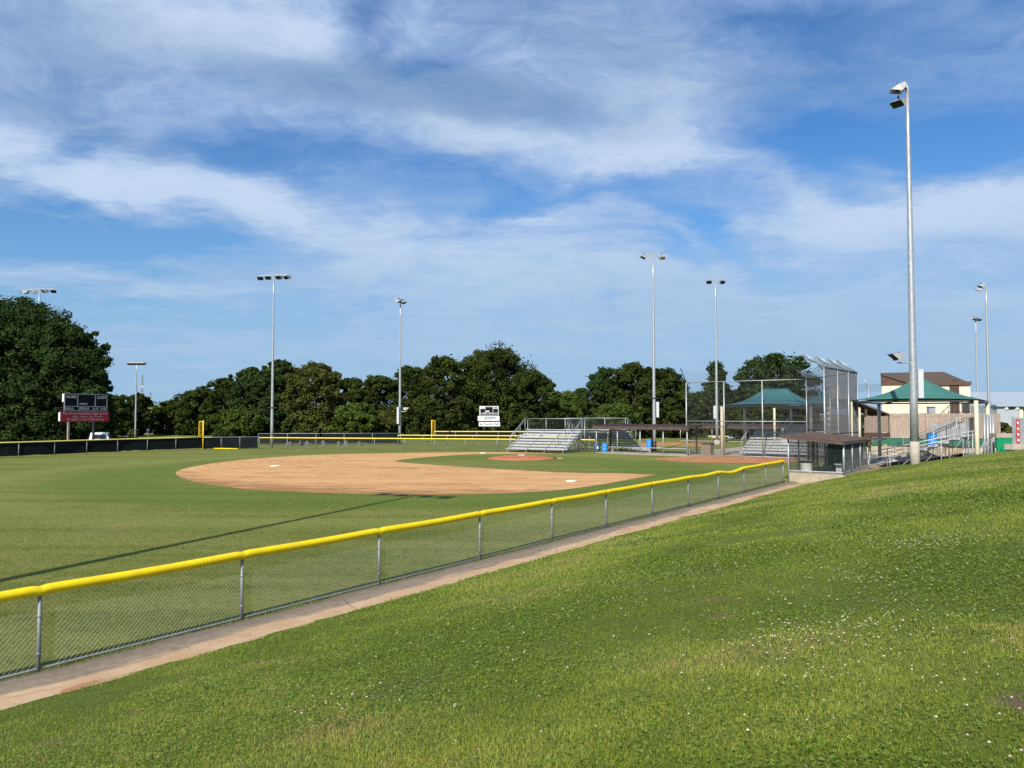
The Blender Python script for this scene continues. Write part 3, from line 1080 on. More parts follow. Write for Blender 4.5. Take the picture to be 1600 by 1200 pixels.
def build_near_fence():
    root = thing('chain_link_fence', 'low chain link fence with yellow corrugated top tube beside the grassy bank', 'fence', A0, ALN)
    vs = [-16.4, -13.2, -10.0, -6.7, -3.4] + [v_of_px(p) for p in (70, 382, 594, 750, 862, 946, 1018, 1074, 1121, 1161, 1195, 1222)]
    TOP = 1.115
    for i, v in enumerate(vs):
        mb = MB().tube([(0, v, 0.0), (0, v, TOP + random.uniform(-.01, .01))], 0.026 if i < len(vs) - 1 else 0.036, 12)
        for zz in (0.28, 0.78):
            mb.tube([(0, v, zz - .012), (0, v, zz + .012)], 0.031, 12)
        mb.build('post', 'fence_post', root, True)
    # corrugated cap: ridged tube following the rail, sagging between posts
    pts, rs = [], []
    v = vs[0] - 1.0
    end = vs[-1]
    step = 0.0125
    i = 0
    while v < end:
        zz = TOP + 0.015
        for a, b in zip(vs[:-1], vs[1:]):
            if a <= v < b:
                q = (v - a) / (b - a)
                sag = 0.012
                if abs(a - v_of_px(1121)) < 0.2:
                    sag = 0.10
                if abs(b - v_of_px(1121)) < 0.2:
                    sag = 0.035
                zz -= sag * math.sin(math.pi * q) ** 1.5
                dp = min(v - a, b - v)
                zz -= 0.016 * math.exp(-(dp / 0.07) ** 2)
        pts.append((0.012 * math.sin(v * 0.9), v, zz))
        rs.append(0.073 if i % 2 else 0.066)
        v += step
        i += 1
    MB().tube(pts, rs, 12).build('top_cap', 'yellow', root, True)
    MB().tube([(0, vs[0] - 1, 0.075), (0, end, 0.075)], 0.017, 8).build('bottom_rail', 'fence_post', root, True)
    mb = MB()
    mb.mesh_panel((-0.026, vs[0] - 1, 0.06), (0, end - vs[0] + 1, 0), (0, 0, TOP - 0.08), 0.076, 0.0018)
    mb.build('wire_mesh', 'wire', root)


def fence_run(label, pts, h, mesh, cap, post_every=2.6, post_mat='fence_post', extra=None, cap_r=0.06, gap=0.0, name='chain_link_fence', posts=None, sp=0.12, wire='wire'):
    """fence along a polyline of ground points; mesh 'wire' or 'screen' (or None)"""
    pts = [Vector(q) for q in pts]
    o = pts[0].copy()
    root = thing(name, label, 'fence', o)
    loc = [q - o for q in pts]
    seg = [(b - a).length for a, b in zip(loc[:-1], loc[1:])]
    L = sum(seg)

    def at(s):
        for a, b, l in zip(loc[:-1], loc[1:], seg):
            if s <= l + 1e-6:
                return a.lerp(b, s / l)
            s -= l
        return loc[-1].copy()
    if posts is None:
        n = max(1, round(L / post_every))
        posts = [L * i / n for i in range(n + 1)]
    for s in posts:
        q = at(s)
        MB().tube([q, q + Vector((0, 0, h))], 0.032, 8).build('post', post_mat, root, True)
    up = Vector((0, 0, h + 0.01))
    if cap:
        MB().tube([q + up for q in loc], cap_r, 8).build('top_cap', cap, root, True)
    else:
        MB().tube([q + up for q in loc], 0.025, 6).build('top_rail', 'galv', root, True)
    mb = MB()
    if mesh == 'wire':
        for a, b in zip(loc[:-1], loc[1:]):
            mb.mesh_panel(a + Vector((0, 0, 0.05)), b - a, Vector((0, 0, h - 0.05)), sp, 0.003)
        mb.build('wire_mesh', wire, root)
    elif mesh:
        # cloth laced to the fence; thin but closed, wavering at its lower hem
        for a, b, l in zip(loc[:-1], loc[1:], seg):
            k = max(2, int(l / 0.5))
            d = (b - a).normalized()
            nn = Vector((d.y, -d.x, 0)) * 0.012
            off = Vector((-d.y, d.x, 0)) * 0.055
            rows = []
            for i in range(k + 1):
                q = a.lerp(b, i / k) + off + Vector((-d.y, d.x, 0)) * random.uniform(0, .03)
                lowz = gap + max(0, random.gauss(0, 0.03))
                for w in (nn, -nn):
                    rows += [q + w + Vector((0, 0, lowz)), q + w + Vector((0, 0, h - 0.02))]
            fs = []
            for i in range(k):
                e = i * 4
                fs += [(e, e + 4, e + 5, e + 1), (e + 2, e + 3, e + 7, e + 6), (e + 1, e + 5, e + 7, e + 3), (e, e + 2, e + 6, e + 4)]
            mb.add(rows, fs)
        mb.build('windscreen', mesh, root)
    if extra:
        extra(root, loc)
    return root


build_near_fence()
LF = [G(-260, 725), G(-90, 720), G(24, 715.2), G(70, 713.2), G(114, 711), G(158, 709), G(202, 707), G(242, 705.4), G(281, 703.8), G(317, 702.4)]
fence_run('long black screened outfield fence with thin yellow top behind left outfield', LF, 1.24, 'screen', 'yellow_faded', posts=None, post_every=2.9, gap=0.14, cap_r=0.055, name='outfield_fence')
fence_run('short black screened fence right of the near yellow foul pole', [G(317, 702.4), G(347, 701.6), G(376, 701.2), G(403, 701)], 1.2, 'screen', None, 2.0, gap=0.05, name='outfield_fence')
fence_run('far chain link fence with bright yellow top across the left field line', [G(405, 701), G(510, 702), G(620, 703), G(720, 704), G(800, 704.8), G(876, 705.8)], 1.12, 'wire', 'yellow', 3.1, cap_r=0.058, sp=0.10)
fence_run('short yellow topped fence between left bleacher and blue barrels', [G(878, 705.4), G(930, 706.8)], 1.14, 'wire', 'yellow', 2.0, cap_r=0.058, sp=0.10)
fence_run('grey railed fence with black screen beyond the left field line', [XD(404, 90), XD(470, 91), XD(528, 91), XD(626, 92)], 1.28, 'screen', None, 3.2, gap=0.12, name='screened_fence')
fence_run('second yellow topped fence behind the left field line, under the trees', [XD(622, 88), XD(760, 86), XD(900, 84)], 1.15, 'wire', 'yellow_faded', 3.0, cap_r=0.06, sp=0.14)
fence_run('farthest yellow topped fence with black screen under the second scoreboard', [XD(678, 107), XD(800, 106), XD(985, 104)], 1.16, 'screen', 'yellow_faded', 3.0, cap_r=0.065, gap=0.1, name='outfield_fence')


def foul_pole(label, px, py, top_py, side):
    b = G(px, py)
    h = P(px, top_py, b.y).z
    root = thing('foul_pole', label, 'foul pole', b, group='yellow foul poles')
    MB().tube([(0, 0, 0), (0, 0, h)], 0.055, 10).build('pole', 'yellow_paint', root, True)
    w = 0.42 * side
    z0 = h - 1.95
    mb = MB()
    for a, c in (((0, 0, h - .1), (w, 0, h - .1)), ((0, 0, z0), (w, 0, z0)), ((w, 0, h - .1), (w, 0, z0))):
        mb.tube([a, c], 0.03, 6)
    mb.build('wing_frame', 'yellow_paint', root)
    MB().mesh_panel((min(0, w), 0, z0), (abs(w), 0, 0), (0, 0, h - .1 - z0), 0.09, 0.007).build('wing_mesh', 'yellow_dull', root)


foul_pole('yellow foul pole in front of the black outfield fence, wing to the left', 317, 702.4, 657, -1)
foul_pole('yellow foul pole farther off in front of dark trees, wing to the right', 674.5, 691, 656, 1)
tag(MB().tube([G(334, 700.8, .07), G(350, 700.9, .08), G(372, 701.3, .06)], 0.06, 8).build('fallen_cap', 'yellow', None, True), 'yellow plastic fence tube lying on the grass at the black fence', 'fence tube')


# ---------------------------------------------------------------- light poles
def floodlight(root, base, aim, tilt, wd=0.62, arm=0.2, sub=True):
    """one sports floodlight hung under an arm at base; aim = yaw of its beam (local), tilt below horizontal"""
    m = Matrix.Translation(Vector(base)) @ Matrix.Rotation(aim, 4, 'Z') @ Matrix.Rotation(-tilt, 4, 'X')

    def tr(mb):
        mb.v = [tuple(m @ Vector(q)) for q in mb.v]
        return mb
    body = MB()
    # wedge-backed housing, beam along +y
    w, h = wd / 2, 0.19
    vs = [(-w, -.05, -h), (w, -.05, -h), (w, -.05, h), (-w, -.05, h), (-w * .7, -.36, -h * .5), (w * .7, -.36, -h * .5), (w * .7, -.36, h * .6), (-w * .7, -.36, h * .6), (-w, .1, -h), (w, .1, -h), (w, .1, h), (-w, .1, h)]
    body.add(vs, [(4, 7, 6, 5), (0, 4, 5, 1), (1, 5, 6, 2), (2, 6, 7, 3), (3, 7, 4, 0), (0, 1, 9, 8), (1, 2, 10, 9), (2, 3, 11, 10), (3, 0, 8, 11), (8, 9, 10, 11)])
    o = tr(body).build('floodlight', 'lamp_body', root)
    vz = MB()
    # visor: a hood with cheeks above the lens
    vs = [(-w, .1, h), (w, .1, h), (w * 1.02, .42, h + .02), (-w * 1.02, .42, h + .02)]
    vz.slab(*[Vector(q) for q in vs], 0.02)
    for sx in (-1, 1):
        vz.add([(sx * w, .1, h - .021), (sx * w, .1, -h * .6), (sx * w * 1.02, .38, h - .021), (sx * w * .96, .1, h - .021), (sx * w * .96, .1, -h * .6), (sx * w * .98, .38, h - .021)], [(0, 1, 2), (5, 4, 3), (0, 3, 4, 1), (1, 4, 5, 2), (2, 5, 3, 0)])
    tr(vz).build('visor', 'lamp_body', o)
    ln = MB().box((0, .106, -.01), (wd * .9, .01, .32))
    tr(ln).build('lens', 'lens', o)
    yk = MB().bar((0, -.12, h), (0, -.12, h + arm), 0.06)
    tr(yk).build('bracket', 'dark', o)


def light_pole(label, base, top_z, bar=0.0, r0=0.2, r1=0.09, lights=(), barlen=3.4, rz=0.0, box=None, side=None, foot=0.0, foot_r=0.27, base_z=None, ring=None, dark_base=0.0):
    base = Vector(base)
    hgt = top_z - base.z
    root = thing('light_pole', label, 'light pole', base, rz, group='ball field light poles')
    mb = MB()
    n = 8
    mb.tube([(0, 0, foot + (hgt - foot) * i / n) for i in range(n + 1)], [r0 + (r1 - r0) * i / n for i in range(n + 1)], 16)
    mb.build('pole', 'galv', root, True)
    if foot:
        MB().tube([(0, 0, -0.4), (0, 0, foot - .02), (0, 0, foot)], [foot_r, foot_r, foot_r - .02], 20).build('concrete_base', 'concrete_pale', root, True)
    if dark_base:
        MB().tube([(0, 0, 0), (0, 0, dark_base)], r0 + 0.04, 14).build('base_sleeve', 'dark', root, True)
    if barlen:
        MB().bar((-barlen / 2, 0, hgt - .05), (barlen / 2, 0, hgt - .05), 0.08).build('crossarm', 'galv', root)
    for (x, y, z, aim, tilt) in lights:
        floodlight(root, (x, y, hgt + z), aim, tilt)
    if ring:
        mb = MB().tube([(0, 0, ring - .05), (0, 0, ring + .05)], r0 + 0.06, 14)
        mb.bar((-.55, 0, ring), (.55, 0, ring), 0.08)
        mb.build('lower_bracket', 'dark', root)
    if box:
        z0, z1, dx, w = box
        MB().box((dx, 0, (z0 + z1) / 2), (w, 0.26, z1 - z0)).build('ballast_box', 'frame', root)
    if side:
        z, ln, aim = side
        a = Vector((math.cos(aim), math.sin(aim), 0))
        MB().tube([a * .1 + Vector((0, 0, z)), a * ln + Vector((0, 0, z))], 0.035, 8).build('side_arm', 'galv', root)
        floodlight(root, tuple(a * ln + Vector((0, 0, z + .32))), aim - math.pi / 2, R(8), 0.5, 0.05)
    return root


# the big one on the bank
bp = XD(1428, 40.0)
bz = float(slope_z(np.array([bp.x]), np.array([bp.y]))[0])
bp.z = bz
big_top = P(1418, 137, 40).z
home_dir = math.atan2(N.y * -1, N.x * -1)
light_pole('tallest galvanised light pole on a concrete base on the grassy bank', bp, big_top, r0=0.205, r1=0.085, barlen=0, foot=P(1428, 690, 40).z - bz, foot_r=0.235,
           lights=[(-.42, -.05, -.10, R(90) - R(20), R(34)), (-.40, .12, -.80, R(90) + R(38), R(26))], box=(P(1430, 622, 40).z - bz, P(1430, 577, 40).z - bz, 0.34, 0.27), side=(P(1420, 567, 40).z - bz, 0.85, R(185)))
tops = [root for root in bpy.data.objects if root.name.startswith('light_pole')]
MB().tube([(-.02, 0, big_top - bz), (-.02, 0, big_top - bz + .1), (-.30, .05, big_top - bz + .22)], 0.06, 8).build('sensor', 'frame', tops[0])

four = [(-1.55, 0, -.38, R(200), R(12)), (-.62, 0, -.38, R(190), R(8)), (.62, 0, -.38, R(175), R(8)), (1.55, 0, -.38, R(160), R(14))]
two = [(-.95, 0, -.40, R(200), R(30)), (.95, 0, -.40, R(160), R(30))]
b = G(424.5, 699)
light_pole('light pole with four lamps behind the left field fence', b, P(427, 429, b.y).z, r0=0.17, r1=0.07, lights=four, barlen=3.3, rz=R(-10), ring=P(425, 637, b.y).z)
b = G(624.5, 693)
light_pole('light pole seen edge-on with its lamps bunched at the top, before the oaks', b, P(630, 467, b.y).z, r0=0.17, r1=0.075, lights=[(-.6, 0, -.35, R(185), R(25)), (.6, 0, -.35, R(170), R(25))], barlen=1.5, rz=R(70), box=(P(0, 662, b.y).z, P(0, 636, b.y).z, -0.38, 0.3), side=(P(0, 643, b.y).z, 0.75, R(-70)))
b = G(1022.5, 704)
light_pole('light pole with two white lamps behind the far dugout', b, P(1027, 396, b.y).z, r0=0.175, r1=0.085, lights=[(-.85, -.2, -.40, R(100), R(22)), (.85, -.1, -.42, R(15), R(15))], barlen=1.7, ring=P(0, 622, b.y).z, box=(P(0, 652, b.y).z, P(0, 628, b.y).z, 0.33, 0.24), dark_base=0.9)
b = G(1120.5, 694.5)
light_pole('light pole with two dark lamps beside the tall backstop fence', b, P(1122, 436, b.y).z, r0=0.185, r1=0.09, lights=[(-.75, 0, -.42, R(165), R(6)), (.75, 0, -.42, R(195), R(6))], barlen=1.5, foot=0.5, foot_r=0.36, box=(P(0, 654, b.y).z, P(0, 634, b.y).z, -0.22, 0.36))
b = XD(212, 112)
light_pole('slim light pole in the gap left of the tree line', b, P(212, 565, 112).z, r0=0.13, r1=0.08, lights=[(-1.0, 0, -.3, R(190), R(20)), (-.4, 0, -.3, R(180), R(20)), (.4, 0, -.3, R(180), R(20)), (1.0, 0, -.3, R(170), R(20))], barlen=2.3, ring=P(0, 672, 112).z)
b = XD(57, 94)
light_pole('light pole whose four lamps rise above the big left tree', b, P(57, 451, 94).z, r0=0.17, r1=0.08, lights=[(-1.9, 0, -.38, R(100), R(12)), (-.75, 0, -.38, R(125), R(10)), (.75, 0, -.38, R(150), R(8)), (1.9, 0, -.38, R(215), R(14))], barlen=4.2, rz=R(-8))
b = XD(1528, 122)
light_pole('slim light pole with a long tilted row of lamps, beyond the green shades', b, P(1528, 496, 122).z, r0=0.17, r1=0.10, lights=[(-1.2, 0, -.3, R(190), R(20)), (-.4, 0, -.3, R(180), R(20)), (.4, 0, -.3, R(180), R(20)), (1.2, 0, -.3, R(170), R(20))], barlen=2.9, rz=R(35))
b = XD(1545.5, 92)
light_pole('light pole with one lamp reaching left, beyond the green shades', b, P(1544, 445, 92).z, r0=0.19, r1=0.10, lights=[(-.55, 0, -.1, R(80), R(28)), (-.6, .3, -.5, R(60), R(28))], barlen=0)
# pole outside the frame whose shadow crosses right field
tip = G(655, 773.2)
hz = 20.4
L = hz / math.tan(SUN_EL)
hd = Vector((to_sun.x, to_sun.y, 0)).normalized()
light_pole('light pole with four lamps standing in right field near the camera', tip + hd * L, hz, r0=0.22, r1=0.10, lights=four, barlen=4.0, rz=R(-25))


# ---------------------------------------------------------------- backstop
HB = 6.3


def build_backstop():
    Apt = Vector((23.2, 60.6, 0))
    Fpt = Vector((23.0, 51.2, 0))
    Cpt = Vector((22.95, 55.5, 0))
    B = Vector((18.35, 45.2, 0))
    Dp = B.lerp(Fpt, 0.37)
    Ep = B.lerp(Fpt, 0.70)
    o = Apt
    root = thing('backstop', 'tall net backstop with outward leaning white arms behind home plate', 'backstop', o)
    ctr = Vector((16.5, 56.0, 0))
    row = [B, Dp, Ep, Fpt, Cpt, Apt]
    arms = []
    for i, q in enumerate(row):
        l = q - o
        inn = Vector((-0.82, 0.16, 0)).normalized() if i < 4 else Vector((-0.8, -0.3, 0)).normalized()
        ln = 1.18 if i < 4 else 1.0
        hb = HB
        tipv = l + inn * ln + Vector((0, 0, hb + 0.86 - (0.12 if i >= 4 else 0)))
        mat = 'galv'
        MB().tube([l, l + Vector((0, 0, hb))], 0.048, 12).build('post', mat, root, True)
        MB().tube([l + Vector((0, 0, hb - .02)), tipv], 0.042, 10).build('arm', 'galv' if i < 4 else 'dark', root, True)
        arms.append((l, hb, tipv))
    mb = MB()
    net = MB()
    for (l0, h0, t0), (l1, h1, t1) in zip(arms[:-1], arms[1:]):
        for z in (2.35,):
            mb.tube([l0 + Vector((0, 0, z)), l1 + Vector((0, 0, z))], 0.03, 6)
        mb.tube([l0 + Vector((0, 0, h0)), l1 + Vector((0, 0, h1))], 0.04, 6)
        d = (l1 - l0)
        net.mesh_panel(l0 + Vector((0, 0, 0.05)), d, Vector((0, 0, h0 - 0.05)), 0.075, 0.0052)
        # sagging net between the arms: small squares drawn as wires
        a0, a1 = l0 + Vector((0, 0, h0)), l1 + Vector((0, 0, h1))
        k, m_ = max(8, int(d.length / 0.11)), 16

        def pt(s, q):
            p = a0.lerp(a1, s).lerp(t0.lerp(t1, s), q)
            return p - Vector((0, 0, 0.42 * math.sin(math.pi * s) * q))
        for i in range(k + 1):
            net.tube([pt(i / k, j / 6) for j in range(7)], 0.005, 3, False)
        for j in range(1, m_ + 1):
            net.tube([pt(i / 8, j / m_) for i in range(9)], 0.005 if j < m_ else 0.012, 3, False)
    mb.build('rail', 'dark', root)
    net.build('netting', 'net', root)
    MB().box((Cpt - o + Vector((-.25, -1.6, HB - 1.2))), (0.05, 1.2, 0.95)).build('sign', 'concrete_pale', root)
    # straight side wing in front of the middle bleacher
    W0 = Vector((15.15, 66.9, 0))
    w = thing('backstop_fence', 'tall galvanised chain link side fence in front of the middle bleacher', 'fence', W0)
    d = Apt - W0
    L = d.length
    for s in (0.0, 0.335, 0.655):
        q = d * s
        mb = MB().tube([q, q + Vector((0, 0, HB))], 0.055, 10)
        mb.build('post', 'galv', w, True)
    MB().tube([(0, 0, HB), Vector((-.45, .1, HB + 1.25))], 0.045, 8).build('arm', 'dark', w, True)
    mb = MB()
    for z in (0.08, 2.95, HB):
        mb.tube([Vector((0, 0, z)), d + Vector((0, 0, z))], 0.032, 6)
    mb.build('rail', 'galv', w, True)
    MB().mesh_panel(Vector((0, 0, .05)), d, Vector((0, 0, HB - .05)), 0.11, 0.0032).build('wire_mesh', 'wire_dark', w)
    up = MB()
    k = 60
    for i in range(k + 1):
        s = i / k
        a = d * s + Vector((0, 0, HB))
        zz = 1.15 - 0.35 * math.sin(math.pi * ((s * 3) % 1))
        up.tube([a, a + Vector((-.4, .05, zz))], 0.004, 3, False)
    for j in range(1, 9):
        up.tube([d * (i / 30) + Vector((-.4 * j / 8, .05 * j / 8, HB + j / 8 * (1.15 - .35 * math.sin(math.pi * ((i / 10) % 1))))) for i in range(31)], 0.004, 3, False)
    up.build('netting', 'net', w)
    # more net behind the roof of the near dugout, farther off to the right
    e0, e1 = XD(1341, 92), XD(1381, 92)
    n = thing('ball_netting', 'thin net between far poles right of the backstop', 'net', e0)
    dd = e1 - e0
    z0, z1 = P(0, 612, 92).z, P(0, 600, 92).z
    mb = MB()
    for j in range(12):
        mb.tube([Vector((0, 0, z0 + (z1 - z0) * j / 11)), dd + Vector((0, 0, z0 + (z1 - z0) * j / 11))], 0.006, 3, False)
    for i in range(40):
        mb.tube([dd * (i / 39) + Vector((0, 0, z0)), dd * (i / 39) + Vector((0, 0, z1))], 0.006, 3, False)
    mb.build('netting', 'net', n)
    q = XD(1358, 92) - e0
    MB().tube([q, q + Vector((0, 0, z1 + .3))], 0.09, 8).build('post', 'galv', n, True)
    MB().tube([q + Vector((0, 0, z1 - .6)), q + Vector((-.6, 0, z1 + .7))], 0.05, 6).build('arm', 'galv', n, True)


build_backstop()


# ---------------------------------------------------------------- dugouts
def build_dugout(label, origin, W, D, front_z, back_z, slab, posts_front, mesh_front, name='dugout', inner=True, roof_over=0.25, sides=True):
    """local x along the field side (W), local y backwards (D)"""
    root = thing(name, label, 'dugout', origin, ALN)
    if slab:
        MB().box((W / 2, D / 2, slab / 2 - .25), (W + .1, D + .15, slab + .5)).build('slab', 'concrete', root)
    o = roof_over
    roof = MB()
    a, b_, c, d = Vector((-o, -o, front_z)), Vector((W + o, -o, front_z)), Vector((W + o, D + o, back_z)), Vector((-o, D + o, back_z))
    roof.slab(a, b_, c, d, 0.07)
    k = int((W + 2 * o) / 0.3)
    for i in range(k + 1):
        s = i / k
        p, q = a.lerp(b_, s), d.lerp(c, s)
        roof.bar(p + Vector((0, .02, .015)), q + Vector((0, -.02, .015)), 0.035, 0.04)
    r = roof.build('roof', 'brown', root)
    f = MB()
    f.bar((-o, -o + .03, front_z - .16), (W + o, -o + .03, front_z - .16), 0.05, 0.17)
    f.bar((-o, D + o - .03, back_z - .16), (W + o, D + o - .03, back_z - .16), 0.05, 0.17)
    f.build('fascia', 'brown', r)
    for x in posts_front:
        MB().tube([(x, 0, slab), (x, 0, front_z - .1)], 0.05, 10).build('post', 'galv', root, True)
    for x in (0.15, W / 2, W - .15):
        MB().box((x, D - .1, (slab + back_z) / 2 - .1), (.12, .12, back_z - slab - .2)).build('post', 'brown_wood', root)
    if mesh_front:
        mb = MB().mesh_panel((0, 0.03, slab + .05), (W, 0, 0), (0, 0, front_z - slab - .2), 0.10, 0.003)
        mb.build('wire_mesh', 'wire_dark', root)
        mb = MB()
        for z in (slab + .06, front_z - .2):
            mb.tube([(0, 0, z), (W, 0, z)], 0.025, 6)
        mb.build('rail', 'galv', root)
    bn = MB().box((W / 2, D - .55, slab + .45), (W - .6, .35, .05))
    for x in (.6, W / 2, W - .6):
        bn.box((x, D - .55, slab + .21), (.08, .3, .42))
    bn.build('bench', 'alu_dull', root)
    return root


def build_near_dugout():
    # runs along the fence: local x across (u), local y along (v)
    o = UV(0.0, 36.2)
    slab = 0.50
    Wd, L = 2.75, 6.1
    root = thing('dugout', 'brown roofed chain link dugout on a concrete slab at the end of the bank', 'dugout', o, ALN)
    MB().box((Wd / 2, L / 2, slab / 2 - .2), (Wd, L, slab + .4)).build('slab', 'concrete', root)
    fz, bz_ = 2.44, 2.16
    a, b_, c, d = Vector((-.3, -.35, fz)), Vector((Wd + .05, -.35, bz_)), Vector((Wd + .05, L + .3, bz_)), Vector((-.3, L + .3, fz))
    roof = MB().slab(a, b_, c, d, 0.06)
    k = 20
    for i in range(k + 1):
        s = i / k
        p, q = a.lerp(d, s), b_.lerp(c, s)
        roof.bar(p + Vector((.02, 0, .015)), q + Vector((-.02, 0, .015)), 0.035, 0.035)
    r = roof.build('roof', 'brown', root)
    f = MB()
    f.bar(a + Vector((.01, .03, -.11)), b_ + Vector((-.01, .03, -.11)), 0.05, 0.11)
    f.bar(b_ + Vector((-.03, .06, -.11)), c + Vector((-.03, 0, -.11)), 0.05, 0.11)
    f.build('fascia', 'brown', r)
    MB().bar((Wd - .5, L + .3, bz_ - .02), (Wd + .75, L + .3, bz_ - .06), 2.0, 0.05).build('side_roof', 'brown', root)
    pts = [(0.0, 0.0), (Wd - .05, 0.0), (Wd - .05, 2.0), (Wd - .05, 4.0), (Wd - .05, L - .05), (0.0, 2.0), (0.0, 4.0), (0.0, L - .05)]
    for (x, y) in pts:
        big = (x, y) == (Wd - .05, 0.0)
        MB().tube([(x, y, slab if (x, y) != (0.0, 0.0) else -.0), (x, y, bz_ - .05 + (0.25 if x == 0 else 0))], 0.055 if big else 0.04, 10).build('post', 'galv' if y < L - .1 or x > 1 else 'dark', root, True)
    for (x, y) in ((0.95, 1.2), (1.75, 2.4), (1.2, 4.6)):
        MB().box((x, y, (slab + 2.2) / 2), (.09, .09, 2.2 - slab)).build('inner_post', 'dark', root)
    mb = MB()
    mb.mesh_panel((0.02, 0.02, slab + .12), (Wd - .1, 0, 0), (0, 0, 1.55), 0.085, 0.0035)
    mb.mesh_panel((Wd - .05, 0.05, slab + .05), (0, L - .1, 0), (0, 0, 1.5), 0.085, 0.0035)
    mb.mesh_panel((0.0, 0.05, slab + .05), (0, L - .1, 0), (0, 0, 1.75), 0.085, 0.003)
    mb.build('wire_mesh', 'wire_dark', root)
    mb = MB()
    for z in (slab + .10, 2.05):
        mb.tube([(0, 0, z), (Wd - .05, 0, z)], 0.028, 8)
        mb.tube([(Wd - .05, 0, z), (Wd - .05, L, z)], 0.022, 8)
    mb.build('rail', 'galv', root)
    MB().box((1.55, L - .12, slab + .78), (1.9, .03, 1.35)).build('windscreen', 'green_screen', root)
    mb = MB().box((2.2, 3.2, slab + .45), (.35, 4.4, .05))
    for y in (1.3, 3.2, 5.1):
        mb.box((2.2, y, slab + .21), (.3, .08, .42))
    mb.build('bench', 'alu_dull', root)
    # bucket on the slab
    q = UV(0.80, 36.55, slab)
    t = thing('planter_tub', 'white tub with a black rim on the dugout slab', 'tub', q)
    MB().lathe([(.26, 0), (.28, .02), (.31, .47), (.325, .48), (.325, .51), (.30, .51)], 24).build('tub', 'white', t, True)
    MB().lathe([(.33, .50), (.345, .52), (.335, .60), (.29, .585), (.10, .57), (.01, .57)], 24).build('rim', 'rubber', t, True)


build_near_dugout()
org = G(932, 707.5)
build_dugout('long low dugout with dark brown roof on the far side of the infield', org, 8.8, 2.6, 2.42, 2.62, 0.05, [0, 2.15, 4.4, 6.6, 8.8], False)
build_dugout('faint far dugout with grey brown roof behind the tall side fence', XD(1063, 104), 22.0, 3.0, 1.95, 2.3, 0.05, [0, 4.4, 8.8, 13.2, 17.6, 22], False)


# ---------------------------------------------------------------- bleachers
def build_bleacher(label, origin, rz, W, rows, rise=0.235, run=0.58, first=0.32, aisle=None, guard=1.05, group='aluminium bleachers', slope_l=True, slope_r=True):
    """local x along the rows, y backwards, z up; faces -y"""
    root = thing('bleacher', label, 'bleacher', origin, rz, group)
    for i in range(rows):
        y, z = i * run, first + i * rise
        MB().box((W / 2, y + .13, z), (W, .25, .045)).build('seat', 'alu', root)
        if i:
            fb = MB().box((W / 2, y - .22, z - rise - .02), (W, .36, .04))
            fb.box((W / 2, y - .04, z - rise * .72), (W, .02, rise * .40))
            fb.build('footboard', 'alu', root)
    ztop, ytop = first + (rows - 1) * rise, (rows - 1) * run
    k = max(2, int(W / 1.8))
    for j in range(k + 1):
        x = W * (0.04 + 0.92 * j / k)
        fr = MB()
        fr.bar((x, -.05, .05), (x, ytop + .35, .05), .05)
        fr.bar((x, .05, first - .07), (x, ytop + .2, ztop - .07), .05, .07)
        for i in range(0, rows, 2):
            y, z = i * run + .1, first + i * rise - .06
            fr.bar((x, y, .05), (x, y, z), .045)
            if i + 2 < rows:
                fr.bar((x, y, .06), (x, y + 2 * run, z + 2 * rise - .04), .03)
        fr.build('frame', 'galv', root)
    br = MB()
    for a, c in ((0.04, 0.35), (0.65, 0.96)):
        br.bar((W * a, ytop + .15, .1), (W * c, ytop + .15, ztop - .1), .035)
        br.bar((W * c, ytop + .15, .1), (W * a, ytop + .15, ztop - .1), .035)
    br.build('cross_brace', 'galv', root)
    # guard rails: back, and sloping down both ends
    zb = ztop + guard
    yb = ytop + .38
    g = MB()
    g.tube([(0, yb, zb), (W, yb, zb)], .028, 8)
    g.tube([(0, yb, ztop - .05), (W, yb, ztop - .05)], .022, 8)
    for j in range(k + 1):
        g.tube([(W * j / k, yb, 0.0 if j in (0, k) else ztop - .3), (W * j / k, yb, zb)], .03, 8)
    for x, on in ((0, slope_l), (W, slope_r)):
        if not on:
            continue
        ys = run * 1.5
        zs = first + rise * 1.5 + .75
        for off in (0, -.16):
            g.tube([(x, ys, zs + off), (x, ytop - .2, zb + off), (x, yb, zb + off)], .024, 8)
        for q in (0.0, 0.33, 0.66, 1.0):
            y = ys + (ytop - .2 - ys) * q
            z = zs + (zb - zs) * q
            g.tube([(x, y, max(0, first + rise * (y / run) - .35)), (x, y, z)], .026, 8)
    g.build('guard_rail', 'galv', root, True)
    MB().mesh_panel((0, yb, ztop), (W, 0, 0), (0, 0, guard), .10, .003).build('guard_mesh', 'wire_dark', root)
    if aisle is not None:
        h = MB()
        for q in (0.12, 0.5, 0.82):
            y, z = ytop * q, first + (ztop - first) * q
            h.tube([(aisle, y, z), (aisle, y, z + .85), (aisle, y + .5, z + 1.1), (aisle, y + .5, z + .25)], .022, 8)
        h.build('aisle_rail', 'galv', root, True)
    return root


